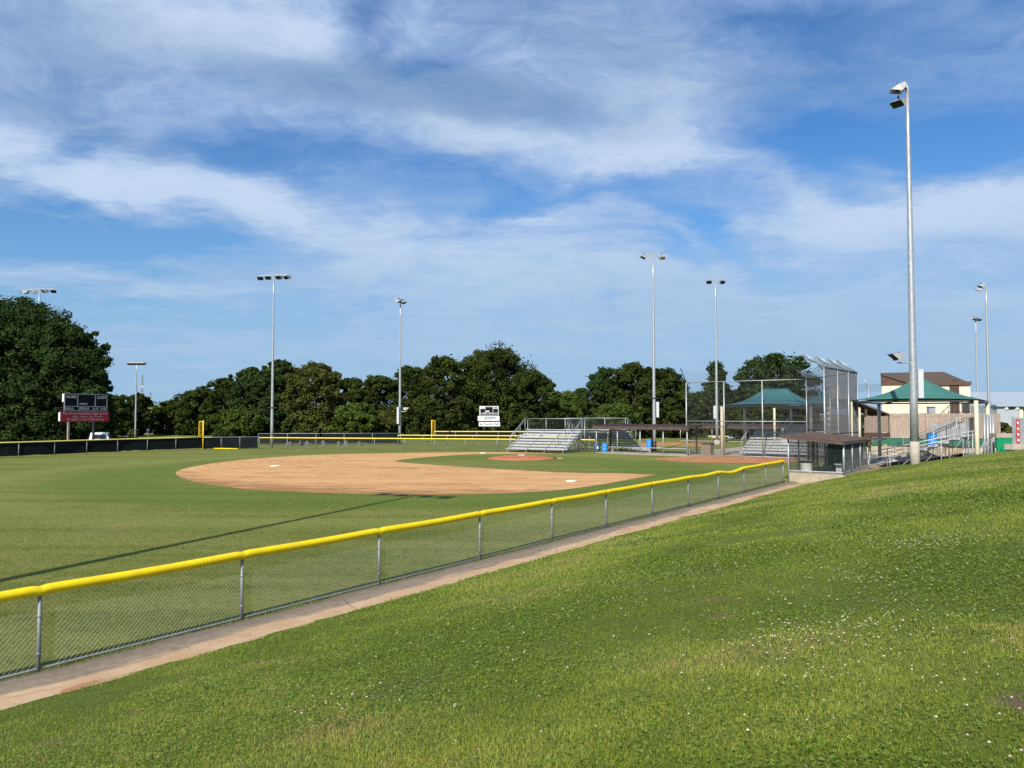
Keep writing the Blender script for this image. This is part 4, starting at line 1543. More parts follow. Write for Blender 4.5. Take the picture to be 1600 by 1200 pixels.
b = G(790, 706.5)
build_bleacher('silver bleacher beside the blue barrels, facing us before the dark oaks', b, ALN + R(6), 6.1, 8, aisle=5.0, rise=.25)
b = XD(925, 82)
build_bleacher('silver bleacher seen from behind above the far dugout roof', b + N * 6.6 - T * 1.5, ALN + math.pi + R(4), 6.4, 8, guard=1.1, rise=.25)
b = G(1144, 713) + T * 0.9
build_bleacher('bright silver bleacher under the dark teal shade behind home plate', b + N * .2, ALN, 8.4, 9, rise=.225, aisle=5.0, guard=.95, first=.28)
b = XD(1216, 83)
build_bleacher('distant silver bleacher behind the backstop under the second teal shade', b, ALN, 7.5, 8, rise=.27, aisle=4.3, guard=1.15, first=.4)
near_end = UV(2.2, 47.6)
rzb = math.atan2(-T.y, -T.x)
o = near_end + T * 7.0
build_bleacher('silver bleacher seen from its end under the large green shade behind the bank', (o.x, o.y, 0.16), rzb, 7.0, 9, rise=.225, run=.58, aisle=3.5, guard=1.05)
o = UV(11.0, 64.0)
build_bleacher('pale bleacher at far right behind the green wall, under the last shade', (o.x + T.x * 6, o.y + T.y * 6, 0.5), rzb, 6.0, 6, aisle=None)

# ramp rails climbing beside the right bleacher
root = thing('ramp_railing', 'silver stepped ramp railing in front of the right bleacher', 'railing', UV(1.9, 46.8, 0.18), ALN)
mb = MB()
for (y0, h0, h1, ln) in ((0, 1.0, 2.4, 5.6), (0, .78, 2.18, 5.6), (-.4, .62, 1.1, 2.4), (-.4, .25, .7, 2.4)):
    mb.tube([(0.1, y0, h0), (0.1 + ln, y0, h1)], .026, 8)
mb.build('handrail', 'alu', root, True)
for x, y, h in ((.1, 0, 1.0), (1.1, 0, 1.25), (2.6, 0, 1.62), (4.0, 0, 1.98), (5.6, 0, 2.4), (.1, -.4, .62), (1.3, -.4, .86), (2.5, -.4, 1.1)):
    MB().tube([(x, y, -.1), (x, y, h)], .028, 8).build('baluster', 'galv', root, True)


# ---------------------------------------------------------------- shade canopies
def build_canopy(label, c0, a, b, eave, ridge, mat, posts='cream', rz=ALN, ridge_len=0.25, base=0.0):
    root = thing('shade_canopy', label, 'shade canopy', (c0.x, c0.y, base), rz, 'hip roofed shade canopies')
    eave -= base
    ridge -= base
    for (x, y) in ((0, 0), (a, 0), (a, b), (0, b)):
        MB().tube([(x, y, 0), (x, y, eave - .08)], .12, 12).build('post', posts, root, True)
    n = 14
    ov = 0.18
    # hip surface: rings shrinking from the eave to the ridge, sagging edges and faces
    rid0, rid1 = Vector((a / 2, b / 2 - ridge_len * b / 2, ridge)), Vector((a / 2, b / 2 + ridge_len * b / 2, ridge))
    if a > b:
        rid0, rid1 = Vector((a / 2 - ridge_len * a / 2, b / 2, ridge)), Vector((a / 2 + ridge_len * a / 2, b / 2, ridge))
    cor = [Vector((-ov, -ov, eave)), Vector((a + ov, -ov, eave)), Vector((a + ov, b + ov, eave)), Vector((-ov, b + ov, eave))]
    if a > b:
        apex = [(rid0, rid1), (rid1, rid1), (rid1, rid0), (rid0, rid0)]
    else:
        apex = [(rid0, rid0), (rid0, rid1), (rid1, rid1), (rid1, rid0)]
    mb = MB()
    for e in range(4):
        p, q = cor[e], cor[(e + 1) % 4]
        r0, r1 = apex[e]
        mid = (p + q) / 2
        inw = (Vector((a / 2, b / 2, eave)) - mid).normalized()
        rows = []
        for i in range(n + 1):
            s = i / n
            for j in range(n + 1):
                t = j / n
                pt = p.lerp(q, s).lerp(r0.lerp(r1, s), t)
                bow = 4 * s * (1 - s)
                pt = pt + inw * (0.32 * bow * (1 - t) ** 2)
                pt.z += 0.10 * bow * (1 - t) ** 2
                pt.z -= 0.38 * math.sin(math.pi * t) * (0.55 + 0.45 * (1 - bow))
                rows.append(pt)
        k = n + 1
        fs = [(i * k + j, (i + 1) * k + j, (i + 1) * k + j + 1, i * k + j + 1) for i in range(n) for j in range(n)]
        mb.add(rows, fs)
    o = mb.build('fabric', mat, root, True)
    so_ = o.modifiers.new('thickness', 'SOLIDIFY')
    so_.thickness = 0.012
    fr = MB()
    for e in range(4):
        c = cor[e] + Vector((ov * (1 if cor[e].x < a / 2 else -1), ov * (1 if cor[e].y < b / 2 else -1), -.12))
        ap = apex[e][0] - Vector((0, 0, .25))
        fr.tube([c] + [c.lerp(ap, q) - Vector((0, 0, .42 * math.sin(math.pi * q))) for q in (.15, .3, .5, .7, .85)] + [ap], .05, 8)
    fr.tube([rid0 - Vector((0, 0, .2)), rid1 - Vector((0, 0, .2))], .05, 8)
    for e in range(4):
        c, d = cor[e], cor[(e + 1) % 4]
        w = Vector((a / 2, b / 2, eave))
        cc = c.lerp(w, .05); dd = d.lerp(w, .05)
        fr.tube([cc - Vector((0, 0, .1)), dd - Vector((0, 0, .1))], .045, 8)
    fr.build('frame', 'dark', root)
    return root


build_canopy('large green shade canopy over the right bleacher, left of the tan building front', Vector((22.0, 50.0, 0)), 7.0, 10.0, 4.43, 6.05, 'teal', base=0.1)
build_canopy('dark teal shade canopy over the bright bleacher behind home plate', Vector((17.9, 65.7, 0)), 7.3, 6.0, 4.3, 5.75, 'teal_dark')
q = XD(1210, 82)
build_canopy('second dark teal shade canopy seen through the backstop net', q, 8.4, 6.5, 4.3, 5.6, 'teal_dark')
q = XD(1483, 66)
build_canopy('green shade canopy at far right in front of the white metal building', UV(9.5, 60.5), 6.0, 11.0, 3.95, 5.2, 'teal', base=0.2)


# ---------------------------------------------------------------- small things on the field side
def barrel(label, loc, mat, h=.88, r=.29):
    t = thing('trash_barrel', label, 'barrel', loc, group='blue trash barrels')
    MB().lathe([(r * .93, 0), (r * .95, .02), (r, h * .08), (r, h * .31), (r * 1.04, h * .33), (r * 1.04, h * .36), (r, h * .38), (r, h * .63), (r * 1.04, h * .65), (r * 1.04, h * .68), (r, h * .70), (r, h * .95), (r * 1.03, h * .97), (r * 1.03, h), (r * .96, h)], 24).build('body', mat, t, True)
    MB().lathe([(r * .955, h * .9), (r * .01, h * .9)], 24).build('liner', 'rubber', t)
    return t


t = barrel('dark blue barrel with a white label, standing behind the lighter one', G(932.5, 706.2), 'blue_dark')
MB().box((.0, -.285, .42), (.22, .03, .22)).build('label_sheet', 'white', t)
barrel('bright blue barrel in front of the far dugout', G(945, 707.4), 'blue')
barrel('blue barrel on the concrete walk behind the far dugout posts', G(1014.5, 700.8), 'blue', .95, .3)
barrel('bright blue barrel beside the right bleacher handrails', XD(1455.5, 62, P(0, 698, 62).z), 'blue', 1.1, .37)
MB().box((XD(1455.5, 62).x, 62, P(0, 698, 62).z / 2), (1.6, 1.6, P(0, 698, 62).z - .01)).build('concrete_step', 'concrete', None, kind='structure')

b = G(1105.5, 711.2)
t = thing('slatted_bin', 'brown slatted trash bin with a dark top beside the cream post', 'trash bin', b, ALN)
mb = MB()
for sx, sy, ax in ((0, -1, 0), (0, 1, 0), (-1, 0, 1), (1, 0, 1)):
    for i in range(6):
        o = -.34 + i * .136
        c = (o if not ax else sx * .40, sy * .40 if not ax else o, .5)
        mb.box(c, (.115, .03, .92) if not ax else (.03, .115, .92))
mb.build('slats', 'slat', t)
MB().box((0, 0, 1.0), (.9, .9, .06)).build('lid', 'dark', t)


def base_bag(label, px, py, w=.5):
    c = G(px, py)
    mb = MB()
    h = .06
    vs = []
    for (s, z) in ((1.0, .006), (1.0, h * .7), (.86, h)):
        vs += [(-w / 2 * s, -w / 2 * s, z), (w / 2 * s, -w / 2 * s, z), (w / 2 * s, w / 2 * s, z), (-w / 2 * s, w / 2 * s, z)]
    fs = [(3, 2, 1, 0), (8, 9, 10, 11)]
    for k in (0, 4):
        fs += [(k + i, k + (i + 1) % 4, k + 4 + (i + 1) % 4, k + 4 + i) for i in range(4)]
    o = mb.add(vs, fs).build('base', 'base_white')
    o.location = c
    o.rotation_euler = (0, 0, ALN)
    tag(o, label, 'base', 'white bases')


base_bag('white base on the tan dirt nearest the yellow fence', 893, 752.5, .42)
base_bag('white base on the tan dirt at the left of the infield', 430, 728.5, .46)
base_bag('white base at the far corner of the infield', 755, 708.2, .42)
c = G(815, 716.3)
o = MB().box((0, 0, 0), (.61, .15, .03)).build('pitching_rubber', 'base_white')
o.location = (c.x, c.y, .278)
o.rotation_euler = (0, 0, ALN)
tag(o, 'white rubber slab on top of the red clay mound', 'pitching rubber')


# ---------------------------------------------------------------- scoreboards
def scoreboard_one():
    d = 71.5
    x0, x1 = XD(98.5, d).x, XD(164, d).x
    yaw = R(68)
    cx = (x0 + x1) / 2
    W = 4.5
    zt, zb = P(0, 615.5, d).z, P(0, 642.5, d).z
    zr = P(0, 659, d).z
    root = thing('scoreboard', 'black scoreboard above a red sign, before the big left tree', 'scoreboard', (cx, d, 0), yaw)
    MB().box((0, -.16, (zt + zb) / 2), (W, .18, zt - zb)).build('panel', 'board', root)
    fr = MB()
    y = -.27
    th = .075
    hb = zt - zb
    for z in (zt - th / 2, zb + th / 2, zb + hb * .27):
        fr.box((0, y, z), (W, .05, th))
    for x in (-W / 2 + th / 2, W / 2 - th / 2):
        fr.box((x, y - .003, (zt + zb) / 2), (th, .05, hb))
    for x in (-W * .20, W * .21):
        fr.box((x, y - .003, zb + hb * .635), (th, .05, hb * .73))
    fr.build('frame', 'frame_dull', root)
    MB().box((-W / 2 - .03, -.16, zt - hb * .25), (.05, .16, hb * .45)).build('side_cover', 'white', root)
    t = -.30
    text('HOME', W * .22, hb * .17, (-W * .345, t, zt - hb * .19), root, 'frame', bold=.02)
    text('GUEST', W * .22, hb * .17, (W * .355, t, zt - hb * .19), root, 'frame', bold=.02)
    text('INNING', W * .18, hb * .12, (-W * .07, t, zb + hb * .42), root, 'frame', bold=.02)
    for s, x, w in (('BALL', -.375, .20), ('STRIKE', -.06, .25), ('OUT', .21, .15), ('H/E', .40, .13)):
        text(s, W * w, hb * .13, (W * x, t, zb + hb * .15), root, 'frame', bold=.02)
    Wr = W * 1.12
    hr = zb - zr - .03
    zc = zr + hr / 2
    sg = MB().box((0, -.12, zc), (Wr, .2, hr)).build('sign', 'red', root)
    MB().box((-Wr / 2 - .04, -.12, zc), (.08, .18, hr * .8)).build('side_cover', 'white', sg)
    text('Tim Pruitt Insurance Agency Inc.', Wr * .93, hr * .30, (0, -.23, zc + hr * .29), sg, 'frame', bold=.01)
    text('Auto  Home  Life  Health', Wr * .62, hr * .15, (Wr * .04, -.23, zc + hr * .01), sg, 'frame')
    text('751-6227 \u2022 www.TimPruitt.org', Wr * .78, hr * .24, (0, -.23, zc - hr * .29), sg, 'frame', bold=.01)
    for x in (-W * .33, W * .25):
        MB().box((x, .1, zr / 2), (.16, .16, zr)).build('post', 'wood_old' if x < 0 else 'dark', root)


def scoreboard_two():
    d = 118.0
    x0, x1 = XD(749, d).x, XD(779, d).x
    cx = (x0 + x1) / 2
    W = x1 - x0
    zt, zb = P(0, 634.5, d).z, P(0, 649, d).z
    root = thing('scoreboard', 'small pale framed scoreboard with white signs below, before the oak trees', 'scoreboard', (cx, d, 0), R(4))
    h = zt - zb
    MB().box((0, 0, (zt + zb) / 2), (W, .5, h)).build('panel', 'frame', root)
    bl = MB()
    y = -.26
    bl.box((-W * .33, y, zb + h * .50), (W * .24, .04, h * .40))
    bl.box((0.0, y, zb + h * .60), (W * .38, .04, h * .60))
    bl.box((W * .34, y, zb + h * .50), (W * .24, .04, h * .40))
    bl.box((0, y, zb + h * .10), (W * .9, .04, h * .08))
    bl.build('black_face', 'board', root)
    sg = MB()
    sg.box((-W * .34, y, zb + h * .83), (W * .22, .04, h * .16))
    sg.box((-W * .08, y - .03, zb + h * .43), (W * .18, .04, h * .12))
    sg.build('score_plate', 'white', root)
    for s, x in (('BALL', -.34), ('STRIKE', -.08), ('OUT', .16), ('H/E', .36)):
        text(s, W * .18, h * .09, (W * x, -.285, zb + h * .22), root, 'board', bold=.02)
    text('GUEST', W * .2, h * .1, (W * .34, -.285, zb + h * .83), root, 'board', bold=.02)
    z2, z3 = P(0, 650, d).z, P(0, 657.5, d).z
    c = (z2 + z3) / 2
    a = MB().box((-W * .02, -.03, c), (W * 1.12, .3, z2 - z3)).build('sponsor_sign', 'white', root)
    text('ADVANCE', W * .62, (z2 - z3) * .5, (W * .05, -.20, c + (z2 - z3) * .14), a, 'navy', font_shear=.25, bold=.03)
    MB().box((-W * .08, -.19, c - (z2 - z3) * .30), (W * .42, .02, (z2 - z3) * .10)).build('stripe', 'red_paint', a)
    z4, z5 = P(0, 657.8, d).z, P(0, 659.3, d).z
    MB().box((0, -.02, (z4 + z5) / 2), (W * 1.10, .28, z4 - z5)).build('blue_stripe', 'navy', root)
    z6, z7 = P(0, 659.5, d).z, P(0, 666, d).z
    c = (z6 + z7) / 2
    b_ = MB().box((W * .02, -.03, c), (W * 1.10, .3, z6 - z7)).build('field_sign', 'white', root)
    text('Jay Pounders Field', W * 1.0, (z6 - z7) * .6, (W * .02, -.20, c), b_, 'board', bold=.02)
    for x in (-W * .28, W * .22):
        MB().box((x, .05, z7 / 2), (.16, .16, z7)).build('post', 'bark', root)


scoreboard_one()
scoreboard_two()


# ---------------------------------------------------------------- buildings and clutter on the right
def building_right():
    d = 86.0
    rzb_ = R(-29)
    L0 = XD(1378.5, d)
    zr = P(0, 603, d).z
    zh = P(0, 583, d).z
    bR = (1516.5 - 800) / F
    W = (bR * L0.y - L0.x) / (math.cos(rzb_) - bR * math.sin(rzb_))
    D = 8.0
    root = thing('tan_building', 'tan block building with a sloping brown roof behind the wooden fence', 'building', L0, rzb_)
    MB().box((W / 2, D / 2, zr / 2), (W, D, zr)).build('wall', 'block', root)
    br = MB()
    mx = W * .30
    g4 = [(0, zr), (mx + .3, zr), (mx + .3, zr + .2), (0, zh - .16)]
    br.add([(x, -.02, z) for x, z in g4] + [(x, .15, z) for x, z in g4], [(0, 1, 2, 3), (7, 6, 5, 4), (0, 4, 5, 1), (1, 5, 6, 2), (2, 6, 7, 3), (3, 7, 4, 0)])
    br.box((-.02, D / 2, (zr + zh) / 2 - .1), (.12, D, zh - zr - .1))
    br.build('gable', 'brown_wall', root)
    K0, K1 = Vector((.2, D, zh + .42)), Vector((W * .72, D, zh + .38))
    a, m_, r = Vector((-.12, -.18, zh)), Vector((mx + .3, -.18, zr + .35)), Vector((W + .12, -.18, zr + .32))
    e = Vector((W + .12, D, zr + .5))
    rf = MB()
    rf.add([a, m_, r, e, K1, K0], [(0, 1, 4, 5), (1, 2, 3, 4)])
    top = list(rf.v)
    rf.add([Vector(q) - Vector((0, 0, .18)) for q in top], [(5, 4, 1, 0), (4, 3, 2, 1)])
    n = 6
    for i in range(6):
        j = (i + 1) % 6
        rf.f.append((i, i + n, j + n, j))
    ro = rf.build('roof', 'shingle', root)
    MB().bar(m_ + Vector((0, -.03, -.20)), r + Vector((0, -.03, -.20)), .06, .34).build('fascia', 'brown_wall', ro)
    x0, x1 = W * .775, W * .88
    MB().box(((x0 + x1) / 2, -.05, (zr + .9) / 2 + .6), (x1 - x0, .08, zr - .9)).build('door_bay', 'brown_wood', root)
    MB().box((W * .95, -.04, P(0, 637, 82).z), (.7, .07, 1.1)).build('louvre', 'dark', root)
    # outside stair
    st = thing('metal_stairs', 'dark metal stair railing in front of the tan building', 'stairs', XD(1468, 78))
    w = XD(1517, 78).x - XD(1468, 78).x
    zl, zt = P(0, 648, 78).z, P(0, 628, 78).z
    mb = MB()
    mb.tube([(0, 0, zl), (w * .45, 0, zt)], .04, 6)
    mb.tube([(w * .45, 0, zt), (w, 0, zt + .05)], .04, 6)
    for i in range(8):
        x = w * i / 7
        z = zl + (zt - zl) * min(1, i / 7 / .45)
        mb.tube([(x, 0, z - 1.0), (x, 0, z)], .025, 6)
    mb.build('railing', 'dark', st)
    mb = MB()
    for i in range(6):
        mb.box((w * .075 * i + .1, .5, zl - 1.1 + (zt - zl) * i / 6), (.3, 1.0, .05))
    mb.box((w * .72, .5, zt - 1.05), (w * .55, 1.0, .08))
    for x in (.2, w * .5, w * .95):
        mb.box((x, .5, (zt - 1.1) / 2 * (0.7 if x < 1 else 1)), (.1, .1, (zt - 1.1) * (0.7 if x < 1 else 1)))
    mb.build('treads', 'dark', st)
    # grey cabinet
    c = XD(1455, 73, 0)
    t = thing('grey_cabinet', 'grey metal cabinet on a post above the wooden fence', 'cabinet', c)
    z0, z1 = P(0, 647, 73).z, P(0, 636, 73).z
    MB().box((0, 0, (z0 + z1) / 2), (.62, .4, z1 - z0)).build('body', 'grey_panel', t)
    MB().box((0, -.05, z1 + .03), (.7, .55, .06)).build('hood', 'frame', t)
    MB().tube([(0, 0, 0), (0, 0, z0)], .05, 8).build('post', 'galv', t)


building_right()


def wood_fence():
    a, m_, e = XD(1353, 72), XD(1388, 73), XD(1562, 69)
    for (p, q, z0, z1, lab) in ((a, m_, P(0, 676, 72).z, P(0, 650, 72).z, 'short raised wooden picket fence between the shelter and the light pole'), (m_ + Vector((.05, -.2, 0)), e, 0.2, P(0, 645.5, 71).z, 'long weathered wooden picket fence in front of the tan building')):
        root = thing('wooden_fence', lab, 'fence', p)
        d = q - p
        L = d.length
        n = int(L / .145)
        dn = d.normalized()
        rz = math.atan2(d.y, d.x)
        pk = MB()
        for i in range(n):
            c = dn * (L * (i + .5) / n)
            h = z1 + random.uniform(-.04, .03)
            w = .132
            vs = []
            off = Vector((-dn.y, dn.x, 0)) * random.uniform(-.008, .008)
            for yy in (-.011, .011):
                for (x, z) in ((-w / 2, z0), (w / 2, z0), (w / 2, h - .05), (w / 2 - .035, h), (-w / 2 + .035, h), (-w / 2, h - .05)):
                    vs.append(c + off + dn * x + Vector((-dn.y, dn.x, 0)) * yy + Vector((0, 0, z)))
            fs = [(0, 1, 2, 3, 4, 5), (11, 10, 9, 8, 7, 6)] + [(k, k + 6, (k + 1) % 6 + 6, (k + 1) % 6) for k in range(6)]
            pk.add(vs, fs)
        pk.build('pickets', 'wood_old', root)
        rl = MB()
        nn = Vector((-dn.y, dn.x, 0)) * .06
        for z in (z0 + .25, z1 - .3):
            rl.bar(nn + Vector((0, 0, z)), d + nn + Vector((0, 0, z)), .05, .09)
        rl.build('rail', 'wood_old', root)
        k = max(2, int(L / 2.4))
        for i in range(k + 1):
            c = d * (i / k) + nn * 1.9
            MB().box((c.x, c.y, (z1 - .1) / 2), (.1, .1, z1 - .1), rz).build('post', 'wood_old', root)
    # green screen along the foot and a pale lattice board
    fence_run('low green screened fence at the foot of the wooden fence', [XD(1362, 69, .78), XD(1450, 67.5, .78), XD(1562, 66, .78)], P(0, 685, 67).z - .78, 'green_screen', None, 2.4, name='screened_fence')
    a, e = XD(1360, 69.3), XD(1565, 66.3)
    d = e - a
    o = MB().bar(a + Vector((0, 0, .38)), e + Vector((0, 0, .38)), .25, .76).build('retaining_wall', 'concrete')
    tag(o, 'low concrete wall under the green screened fence', 'wall')
    p, q = XD(1452, 68.3), XD(1512, 67.5)
    z0, z1 = P(0, 684, 68).z, P(0, 662, 68).z
    t = thing('pale_board', 'pale grey lattice board in front of the wooden fence', 'board', p)
    d = q - p
    MB().bar(Vector((0, 0, (z0 + z1) / 2)), d + Vector((0, 0, (z0 + z1) / 2)), .04, z1 - z0).build('sheet', 'lattice', t)
    mb = MB()
    for i in range(5):
        mb.bar(d * (i / 4) + Vector((0, -.06, 0)), d * (i / 4) + Vector((0, -.06, z1 + .04)), .05)
    mb.build('stud', 'galv', t)
    # shelter with a sloping brown roof
    c = XD(1338, 78)
    s = thing('picnic_shelter', 'open shelter with a steep dark brown roof left of the wooden fence', 'shelter', c)
    zt, zb = P(0, 629, 77).z, P(0, 651, 77).z
    w = XD(1391, 78).x - c.x
    MB().slab((-1.0, -1.4, zt + .35), (w, -1.4, zb), (w, 4, zb + .1), (-1.0, 4, zt + .45), .16).build('roof', 'brown', s)
    mb = MB()
    for y in (-1.0, .6, 2.2):
        mb.bar((-.8, y, zt + .12), (w - .2, y, zb - .1), .08, .18)
    mb.build('rafter', 'brown_wood', s)
    for x in (.55, w - .55):
        for y in (-.9, 3.0):
            MB().box((x, y, (zt + (zb - zt) * (x + .5) / w) / 2), (.2, .2, zt + (zb - zt) * (x + .5) / w)).build('post', 'brown_wood', s)
    # lattice of dark lattice behind the dugout: board skirt
    o = MB().bar(XD(1350, 71, P(0, 684, 71).z), XD(1390, 71, P(0, 684, 71).z), .06, .9).build('lattice_skirt', 'brown_wood')
    tag(o, 'dark brown skirt board below the short wooden fence', 'board')


wood_fence()


def far_right():
    d = 112
    a = XD(1558, d)
    w = XD(1700, d).x - a.x
    zt, zm = P(0, 622.5, d).z, P(0, 633.5, d).z
    t = thing('metal_building', 'long white metal building with a pale roof at the far right', 'building', a)
    MB().box((w / 2, 8, zm / 2), (w, 16, zm)).build('wall', 'metal_white', t)
    MB().slab((-.3, -.5, zm), (w + .3, -.5, zm), (w + .3, 9, zt + 1.2), (-.3, 9, zt + 1.2), .15).build('roof', 'metal_white', t)
    z = P(0, 637, d).z
    for i in range(5):
        x = 2.0 + i * 1.6
        MB().box((x, -.03, z), (1.05, .06, .55)).build('window', 'glass', t)
    for i in range(5):
        mb = MB()
        mb.add([(1.05 + i * 1.6, -.02, z + .35), (1.45 + i * 1.6, -.02, z + .35), (1.45 + i * 1.6, -.35, z - .15), (1.05 + i * 1.6, -.35, z - .15), (1.05 + i * 1.6, -.02, z - .5), (1.45 + i * 1.6, -.02, z - .5)], [(0, 3, 2, 1), (3, 4, 5, 2), (0, 4, 3), (1, 2, 5)])
        mb.build('vent_hood', 'white', t)
    # green padded wall, with its concrete coping
    p, q = XD(1556, 49), XD(1587, 49)
    z0, z1 = 0.5, P(0, 684, 49).z
    g = thing('padded_wall', 'bright green padded wall with a concrete top at the far right', 'wall', p)
    dd = q - p
    MB().box((dd.x / 2, 0, (z0 + z1) / 2 - .2), (dd.x, .12, z1 - z0 + .4)).build('padding', 'green_bright', g)
    MB().box((dd.x / 2, .3, z1 + .14), (dd.x + .1, .8, .27)).build('coping', 'concrete', g)
    for i in range(3):
        MB().box((-.12 - i * .24, .35 + i * .35, (z0 + z1) / 2 - .2), (.09, .09, z1 - z0 + .35)).build('stud', 'galv', g)
    # banner panels
    p = XD(1583, 46)
    b_ = thing('banner_board', 'grey and red lettered banner board on a concrete footing at the right edge', 'banner', p, R(20))
    z0, z1 = P(0, 694, 46).z, P(0, 653, 46).z
    MB().box((.85, 0, (z0 + z1) / 2), (1.7, .06, z1 - z0)).build('sheet', 'grey_panel', b_)
    MB().box((.30, -.045, (z0 + z1) / 2), (.30, .03, (z1 - z0) * .92)).build('red_stripe', 'red_paint', b_)
    for i in range(4):
        MB().box((.30, -.066, z0 + (z1 - z0) * (.15 + .22 * i)), (.14, .012, .12), 0, 0, R(25)).build('mark', 'white', b_)
        MB().box((.95, -.036, z0 + (z1 - z0) * (.22 + .2 * i)), (.17, .012, .14), 0, 0, R(-25)).build('mark', 'board', b_)
    MB().box((.9, .05, z0 - .15), (2.6, .5, .32)).build('footing', 'concrete_pale', b_)
    for x in (.02, 1.68):
        MB().tube([(x, .06, z0 - .3), (x, .06, z1 + .1)], .04, 8).build('post', 'galv', b_)
    # tall grey pipe posts at the back of the right bleacher
    t = thing('pipe_posts', 'row of grey pipe supports at the back of the right bleacher', 'posts', XD(1537, 48.5))
    for i, px in enumerate((1537.5, 1542.5, 1547, 1551)):
        x = XD(px, 48.5 + i * .7) - XD(1537, 48.5)
        mb = MB().tube([x, x + Vector((0, 0, P(0, 646 + i, 48.5).z))], .075, 10)
        mb.build('post', 'galv', t, True)
        MB().tube([x + Vector((0, 0, 1.9)), x + Vector((-.55, -.2, .7))], .045, 8).build('strut', 'galv', t, True)


far_right()


# ---------------------------------------------------------------- far field signs, truck, masts, house
def far_clutter():
    # outfield banners of the field beyond
    root = fence_run('far outfield fence with a faded yellow top carrying white banners', [XD(990, 124), XD(1180, 112)], P(0, 681, 118).z, None, 'yellow_faded', 3.0, cap_r=.07, name='outfield_fence')
    spec = [(998, 1012, 'white', 'white outfield banner at the left end beyond the far dugout'), (1017, 1035, 'blue_dark', 'dark blue outfield banner seen behind the far dugout pole'), (1044, 1058, 'white', 'white outfield banner between blue banner and tall fence post'), (1063, 1083, 'cream', 'cream outfield banner just left of the tall fence'), (1089, 1109, 'white', 'white outfield banner left of the slatted bin'), (1111, 1132, 'white', 'white outfield banner behind the cream post'), (1137, 1160, 'blue_pale', 'pale blue outfield banner left of the bright bleacher')]
    M['blue_pale'] = material('pale_blue_board', (0.36, 0.58, 0.72), .6, 0, .1, 2)
    for (p0, p1, mt, lab) in spec:
        s = ((p0 + p1) / 2 - 990) / 190
        d = 124 - 12 * s - .25
        a, b_ = XD(p0, d), XD(p1, d)
        z0, z1 = P(0, 689.5, d).z, P(0, 681.5, d).z
        o = MB().box(((b_.x - a.x) / 2, 0, (z1 + max(z0, .05)) / 2), (b_.x - a.x, .06, z1 - max(z0, .05))).build('outfield_banner', mt)
        o.location = a
        tag(o, lab, 'banner', 'banners on the far outfield fence')
    flat_sheet('far_infield_dirt', [G(985, 697), G(1100, 697.5), G(1100, 691.5), G(1000, 691)], .006, 'dirt', kind='structure')
    # pickup behind the outfield fence
    t = thing('pickup_truck', 'white pickup truck parked behind the black outfield fence', 'pickup truck', XD(157, 74, 0), R(110))
    body = MB()
    prof = [(-2.6, .45), (-2.62, .95), (-2.5, 1.05), (-.75, 1.05), (-.75, 1.10), (.95, 1.10), (1.1, 1.06), (2.35, .98), (2.6, .8), (2.62, .42)]
    n = len(prof)
    vs = [(x, -.95, z) for x, z in prof] + [(x, .95, z) for x, z in prof]
    body.add(vs, [tuple(range(n)), tuple(range(2 * n - 1, n - 1, -1))] + [(i, i + n, (i + 1) % n + n, (i + 1) % n) for i in range(n)])
    body.build('body', 'truck_paint', t)
    cabp = [(-.72, 1.10), (-.6, 1.72), (-.4, 1.80), (.35, 1.80), (.95, 1.10)]
    n = 5
    cb = MB().add([(x, -.85 + (.12 if z > 1.2 else 0), z) for x, z in cabp] + [(x, .85 - (.12 if z > 1.2 else 0), z) for x, z in cabp], [tuple(range(n)), tuple(range(2 * n - 1, n - 1, -1))] + [(i, i + n, (i + 1) % n + n, (i + 1) % n) for i in range(n)])
    cb.build('cab', 'truck_paint', t)
    MB().add([(-.5, -.845, 1.17), (.72, -.845, 1.17), (.32, -.765, 1.68), (-.42, -.765, 1.68)], [(0, 1, 2, 3)]).build('side_window', 'glass', t)
    MB().add([(-.715, .62, 1.2), (-.715, -.62, 1.2), (-.635, -.56, 1.62), (-.635, .56, 1.62)], [(0, 1, 2, 3)]).build('rear_window', 'glass', t)
    for y in (-.86, .86):
        MB().box((-2.62, y, .82), (.04, .12, .24)).build('tail_lamp', 'red_paint', t)
    for x in (-1.65, 1.7):
        for y in (-.86, .86):
            w = MB().tube([(x, y - .12, .38), (x, y + .12, .38)], .38, 18).build('wheel', 'rubber', t)
            MB().tube([(x, y - .13, .38), (x, y + .13, .38)], .2, 12).build('rim', 'frame', w)
    # brown tarp trailer
    t = thing('flat_trailer', 'low brown flatbed trailer behind the black outfield fence', 'trailer', XD(194, 90, 0), R(5))
    MB().box((0, 0, .75), (2.6, 1.6, .25)).build('deck', 'brown_wall', t)
    MB().box((.2, -.1, .95), (.5, .6, .14)).build('load', 'white', t)
    for x in (-.6, .6):
        MB().tube([(x, -.85, .33), (x, .85, .33)], .32, 14).build('wheel', 'rubber', t)
    # white bollard lamp
    t = thing('white_post', 'short white post with a round cap in the gap left of the trees', 'post', XD(231.5, 92))
    z = P(0, 672, 92).z
    MB().tube([(0, 0, 0), (0, 0, z - .1)], .07, 10).build('shaft', 'white', t, True)
    MB().lathe([(.05, z - .15), (.14, z - .1), (.15, z + .05), (.08, z + .13), (.01, z + .15)], 14).build('cap', 'white', t, True)
    # house with a green roof below the pasture
    t = thing('far_house', 'tiny pale house with a green roof in the gap between the trees', 'house', XD(247, 205))
    z0, z1 = P(0, 672, 205).z, P(0, 664.5, 205).z
    MB().box((0, 3, 1.0), (3.6, 5, 3.0 + 2 * min(0, z0))).build('wall', 'metal_white', t)
    MB().slab((-2.3, -.2, 2.1), (2.3, -.2, 2.1), (2.3, 3, 3.1), (-2.3, 3, 3.1), .12).build('roof', 'roof_green', t)

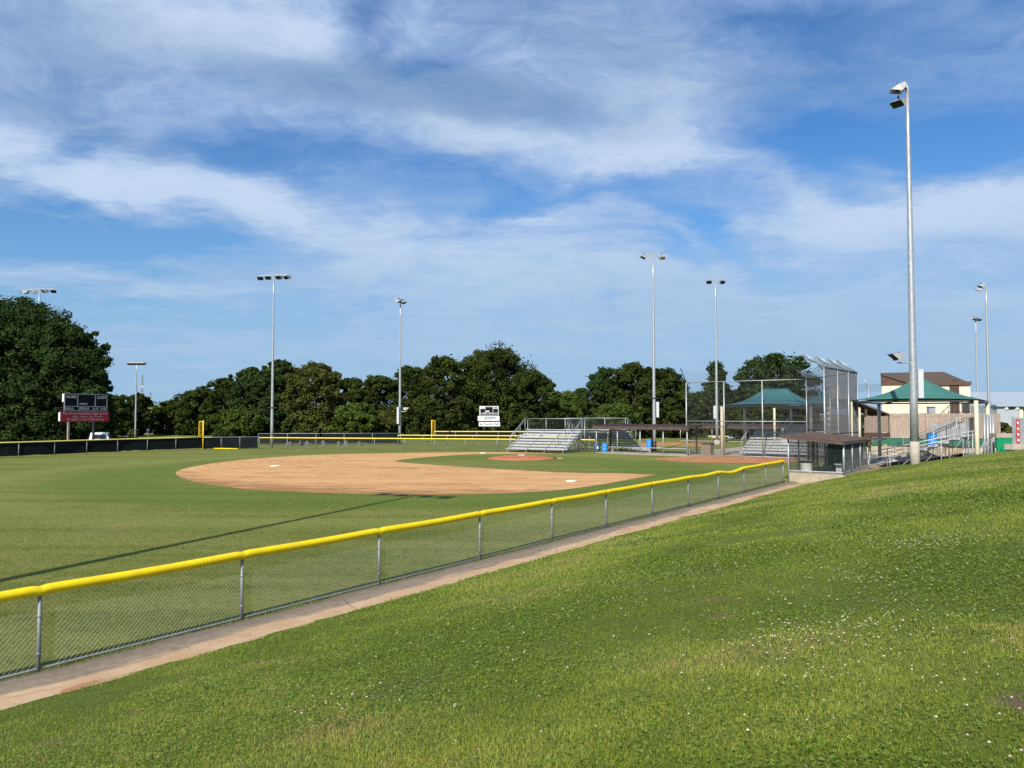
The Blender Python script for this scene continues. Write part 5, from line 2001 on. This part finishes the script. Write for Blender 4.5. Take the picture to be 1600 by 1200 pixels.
    # two lattice masts on the skyline
    def mast(label, px, top, d, w):
        q = XD(px, d)
        h = P(0, top, d).z
        r = thing('radio_mast', label, 'radio mast', q, group='radio masts on the skyline')
        mb = MB()
        cs = [Vector((w * math.cos(a), w * math.sin(a), 0)) for a in (0, 2.09, 4.19)]
        for c in cs:
            mb.tube([c, c * .5 + Vector((0, 0, h))], .12, 4)
        k = int(h / 2.2)
        for i in range(k):
            for j in range(3):
                f0, f1 = 1 - .5 * i / k, 1 - .5 * (i + 1) / k
                mb.tube([cs[j] * f0 + Vector((0, 0, h * i / k)), cs[(j + 1) % 3] * f1 + Vector((0, 0, h * (i + 1) / k))], .06, 3)
        mb.build('lattice', 'wire', r)
        MB().box((0, 0, h * .74), (1.6, .6, 1.2)).build('antenna', 'frame', r)
    mast('taller thin radio mast right of the slim light pole', 221.5, 586, 520, .9)
    mast('shorter thin radio mast in the gap before the tree line', 234.5, 613, 560, .9)
    # pale blocks behind the far fence
    for i, px in enumerate((449, 454, 471, 480, 505, 530, 541, 562)):
        s = random.uniform(.5, .8)
        mb = MB()
        w, h = .5 * s, .8 * s
        pr = [(-w / 2, .12), (-w / 2, h * .8), (-w * .3, h), (w * .3, h), (w / 2, h * .8), (w / 2, .12)]
        mb.add([(x, -.12, z) for x, z in pr] + [(x, .12, z) for x, z in pr], [tuple(range(6)), tuple(range(11, 5, -1))] + [(k, k + 6, (k + 1) % 6 + 6, (k + 1) % 6) for k in range(6)])
        mb.box((0, 0, .06), (w * 1.3, .4, .12))
        o = mb.build('stone_marker', 'bark_grey')
        o.location = XD(px, 86 + (i % 3) * .9)
        o.rotation_euler = (0, 0, random.uniform(-.3, .3))
        tag(o, 'small upright stone behind the far yellow topped fence', 'stone marker', 'pale stones behind the far fence')


far_clutter()


# ---------------------------------------------------------------- trees
def make_tree(name, label, base, height, radius, mat, seed, leaf=.28, nclump=90, nleaf=110, low=.06, shape='round', rx=1.0, kind_group='trees round the ball field', sparse=1.0, squash=1.0):
    rng = np.random.default_rng(seed)
    root = thing(name, label, 'tree', base, 0, kind_group)
    k = nclump
    t = rng.beta(1.05, 1.0, k) * (1 - low) + low
    if shape == 'cone':
        prof = np.clip(1.05 - t, .06, 1) ** .75 * np.clip(.35 + t * 3, 0, 1)
    elif shape == 'tall':
        prof = np.sqrt(np.clip(1 - ((t - .42) / .60) ** 2, .03, 1))
    else:
        prof = np.sqrt(np.clip(1 - (np.abs(t - .45) / .58) ** 2.6, .03, 1))
    ang = rng.uniform(0, 2 * np.pi, k)
    lob = 1 + .17 * np.sin(ang * 3 + t * 4 + rng.uniform(0, 6)) + .14 * np.sin(ang * 5 + t * 11 + rng.uniform(0, 6)) + .10 * np.sin(t * 23 + ang * 2)
    rad = radius * prof * lob * np.sqrt(rng.uniform(.25, 1.0, k))
    cr = radius * np.where(rng.random(k) < .25, rng.uniform(.2, .3, k), rng.uniform(.09, .19, k))
    spur = (rng.random(k) < .14) & (t > .25)
    cr = np.where(spur, radius * rng.uniform(.06, .12, k), cr)
    rad = np.maximum(rad - cr * .55, 0)
    rad = np.where(spur, radius * prof * lob * rng.uniform(.98, 1.14, k), rad)
    cz = np.clip(t * height - cr * .45, cr * .8, height - cr * .5) + np.where(rng.random(k) < .08, cr * .5, 0)
    cc = np.stack([rad * np.cos(ang) * rx, rad * np.sin(ang), cz], -1)
    ctone = np.clip(rng.normal(.45, .17, k), 0.05, 1)
    m_ = nleaf
    d = rng.normal(size=(k, m_, 3))
    d /= np.linalg.norm(d, axis=2, keepdims=True)
    rr = np.cbrt(rng.uniform(.18, 1, (k, m_, 1)))
    stray = rng.random((k, m_, 1)) < .12
    rr = np.where(stray, rr * rng.uniform(1.05, 1.7, (k, m_, 1)), rr)
    pos = cc[:, None, :] + d * rr * cr[:, None, None] * np.array([1.1, 1.1, .8])
    nrm = d * .75 + rng.normal(size=(k, m_, 3)) * .55 + np.array([0, 0, .45])
    nrm /= np.linalg.norm(nrm, axis=2, keepdims=True)
    ref = rng.normal(size=(k, m_, 3))
    a = np.cross(nrm, ref)
    a /= np.linalg.norm(a, axis=2, keepdims=True) + 1e-9
    b_ = np.cross(nrm, a)
    s = leaf * rng.uniform(.55, 1.35, (k, m_, 1))
    q = np.stack([pos - a * s * .62, pos - b_ * s * .36, pos + a * s * .62, pos + b_ * s * .36], 2)
    tone = np.clip(ctone[:, None] + rng.normal(0, .14, (k, m_)), 0, 1)
    if sparse < 1:
        keep = (rng.random((k, m_)) < sparse).ravel()
        q = q.reshape(-1, 4, 3)[keep]
        tone = tone.ravel()[keep]
    v = q.reshape(-1, 3)
    v[:, 2] = np.maximum(v[:, 2], .03)
    link_mesh('crown', np_mesh('crown', v, 4, tone.ravel()), mat, root)
    tk = MB()
    hh = height * .72
    r0 = .028 * height ** 1.05
    n = 6
    bend = rng.normal(0, .02 * height, (n + 1, 2))
    bend[0] = 0
    tk.tube([(bend[i][0] * i / n, bend[i][1] * i / n, hh * i / n) for i in range(n + 1)], [r0 * (1.25 if i == 0 else 1) * (1 - .85 * i / n) for i in range(n + 1)], 8)
    for i in rng.choice(k, min(16, k), replace=False):
        c = cc[i]
        z0 = min(hh * .8, max(height * .12, c[2] * rng.uniform(.35, .7)))
        tk.tube([(0, 0, z0), (c[0] * .45, c[1] * .45, z0 + (c[2] - z0) * .6), (c[0], c[1], c[2])], [r0 * .38, r0 * .2, r0 * .06], 5, False)
    tk.build('trunk', 'bark', root)
    return root


def place_trees():
    # px centre, half width, top py, depth, material, shape, rows per clump, label
    L = [
        (-95, 95, 480, 80, 'leaf_deep', 'round', 'broad_tree', 'huge dark tree cut by the left edge of the photo', 2.2),
        (18, 88, 470, 80, 'leaf_deep', 'round', 'broad_tree', 'big dark green tree at far left, tallest by the scoreboard', 2.4),
        (98, 54, 505, 78, 'leaf_deep', 'round', 'broad_tree', 'dark tree crown directly above the black scoreboard', 1.9),
        (143, 30, 585, 82, 'leaf_deep', 'round', 'broad_tree', 'lower dark tree right of the black scoreboard', 1.0),
        (60, 60, 600, 84, 'leaf_deep', 'round', 'broad_tree', 'shaded low tree filling in behind the red sign', 1.2),
        (182, 22, 619, 120, 'leaf_oak', 'round', 'broad_tree', 'small dark tree between scoreboard and slim light pole', .7),
        (213, 22, 615, 128, 'leaf_oak', 'round', 'broad_tree', 'small rounded tree right behind the slim light pole', .7),
        (234, 13, 652, 150, 'leaf_oak', 'round', 'broad_tree', 'tiny far tree at the edge of the pasture gap', .4),
        (272, 27, 628, 136, 'leaf_oak', 'round', 'oak_tree', 'first low oak right of the pasture gap', .8),
        (308, 32, 609, 132, 'leaf_oak', 'round', 'oak_tree', 'rounded oak behind the near yellow foul pole', .9),
        (350, 34, 592, 130, 'leaf_oak', 'round', 'oak_tree', 'oak stepping up toward the taller trees left of the four lamp pole', 1.0),
        (398, 36, 575, 122, 'leaf_deep', 'tall', 'broad_tree', 'tall deep green tree just left of the four lamp pole', 1.2),
        (438, 34, 564, 118, 'leaf_deep', 'tall', 'broad_tree', 'tall deep green tree directly behind the four lamp pole', 1.2),
        (372, 30, 640, 112, 'leaf_bright', 'round', 'broad_tree', 'low leafy tree in front at the foot of the deep green pair', .8),
        (494, 40, 570, 112, 'leaf_olive', 'tall', 'broad_tree', 'loose olive green tree right of the four lamp pole', 1.1),
        (549, 26, 592, 128, 'leaf_oak', 'round', 'oak_tree', 'dark oak between the olive tree and the edge-on light pole', .8),
        (592, 34, 589, 126, 'leaf_oak', 'round', 'oak_tree', 'oak left of the edge-on light pole, level topped', .9),
        (556, 32, 632, 110, 'leaf_bright', 'round', 'broad_tree', 'low bright green tree in front of the oaks right of the olive tree', .8),
        (600, 30, 645, 112, 'leaf_olive', 'round', 'broad_tree', 'low dull brush tree left of the edge-on light pole', .7),
        (645, 36, 573, 128, 'leaf_oak', 'round', 'oak_tree', 'oak directly behind the edge-on light pole', 1.0),
        (700, 46, 560, 124, 'leaf_oak', 'round', 'oak_tree', 'large oak left of the second scoreboard', 1.3),
        (660, 38, 625, 117, 'leaf_oak', 'round', 'oak_tree', 'low oak in front, right behind the second foul pole', .9),
        (772, 54, 546, 130, 'leaf_oak', 'round', 'oak_tree', 'tallest wide oak above the second scoreboard', 1.6),
        (740, 40, 610, 128, 'leaf_oak', 'round', 'oak_tree', 'lower front oak just behind the white field sign', 1.0),
        (828, 36, 580, 122, 'leaf_oak', 'round', 'oak_tree', 'oak with stepped right side above the left bleacher', 1.0),
        (806, 34, 632, 127, 'leaf_oak', 'round', 'oak_tree', 'dark low oak between the white field sign and the left bleacher', .9),
        (880, 34, 612, 134, 'leaf_bright', 'round', 'broad_tree', 'lighter lower tree behind the left bleacher back rail', .9),
        (908, 18, 607, 138, 'leaf_oak', 'round', 'broad_tree', 'small uneven tree in the dip right of the tall oaks', .6),
        (948, 31, 577, 122, 'leaf_deep', 'round', 'broad_tree', 'dark green tree at the left of the clump behind the far dugout', 1.0),
        (990, 38, 570, 118, 'leaf_oak', 'round', 'oak_tree', 'broad oak left of the two lamp pole behind the far dugout', 1.2),
        (1038, 34, 577, 120, 'leaf_oak', 'round', 'oak_tree', 'oak right behind the two white lamp pole', 1.0),
        (960, 34, 632, 112, 'leaf_bright', 'round', 'broad_tree', 'low bright tree above the roof of the far dugout', .8),
        (1062, 20, 612, 116, 'leaf_oak', 'round', 'oak_tree', 'low oak at the left post of the tall side fence', .6),
        (1120, 31, 566, 120, 'leaf_deep', 'cone', 'conifer_tree', 'pointed dark tree behind the pole with two dark lamps', 1.0),
        (1090, 24, 615, 118, 'leaf_oak', 'round', 'oak_tree', 'low oak left of the pole with two dark lamps', .7),
        (1155, 30, 610, 118, 'leaf_oak', 'round', 'oak_tree', 'low oak left of the dark teal shade', .8),
        (1212, 48, 555, 114, 'leaf_deep', 'round', 'broad_tree', 'round topped dark tree above the dark teal shade', 1.3),
        (1246, 28, 612, 112, 'leaf_oak', 'round', 'oak_tree', 'lower oak between the round topped tree and the backstop', .8),
        (1190, 36, 630, 110, 'leaf_oak', 'round', 'oak_tree', 'low oak seen beneath the dark teal shade', .8),
        (1346, 10, 648, 98, 'leaf_bright', 'round', 'broad_tree', 'small green tree glimpsed under the brown shelter roof', .3),
        (1565, 14, 661, 80, 'leaf_olive', 'round', 'shrub', 'grey green shrub behind the far right bleacher rails', .3),
    ]
    for i, (px, hw, top, d, mt, sh, nm, lab, den) in enumerate(L):
        b_ = XD(px, d)
        h = P(px, top, d).z
        r = hw / F * d * 1.2
        leaf = .24 if d < 90 else .34
        nc = int(190 * max(.35, den))
        make_tree(nm, lab, b_, h, r, mt, 100 + i, leaf=leaf, nclump=nc, nleaf=150 if d > 90 else 190, shape=sh, low=.05)
    # bare twigs above the oaks
    t = thing('bare_tree', 'leafless twigs poking up left of the tallest oaks', 'tree', XD(666, 130), 0, 'trees round the ball field')
    mb = MB()
    h = P(0, 558, 130).z
    mb.tube([(0, 0, 0), (0, 0, h * .7)], [.2, .09], 6)
    for i in range(16):
        a = random.uniform(0, 6.28)
        z = h * random.uniform(.55, .72)
        ln = random.uniform(1.0, 2.6)
        mb.tube([(0, 0, z), (math.cos(a) * ln * .45, math.sin(a) * ln * .45, z + ln * .8), (math.cos(a) * ln * .7, math.sin(a) * ln * .7, min(h, z + ln * 1.6))], [.05, .03, .015], 4)
    mb.build('trunk', 'bark', t)


place_trees()
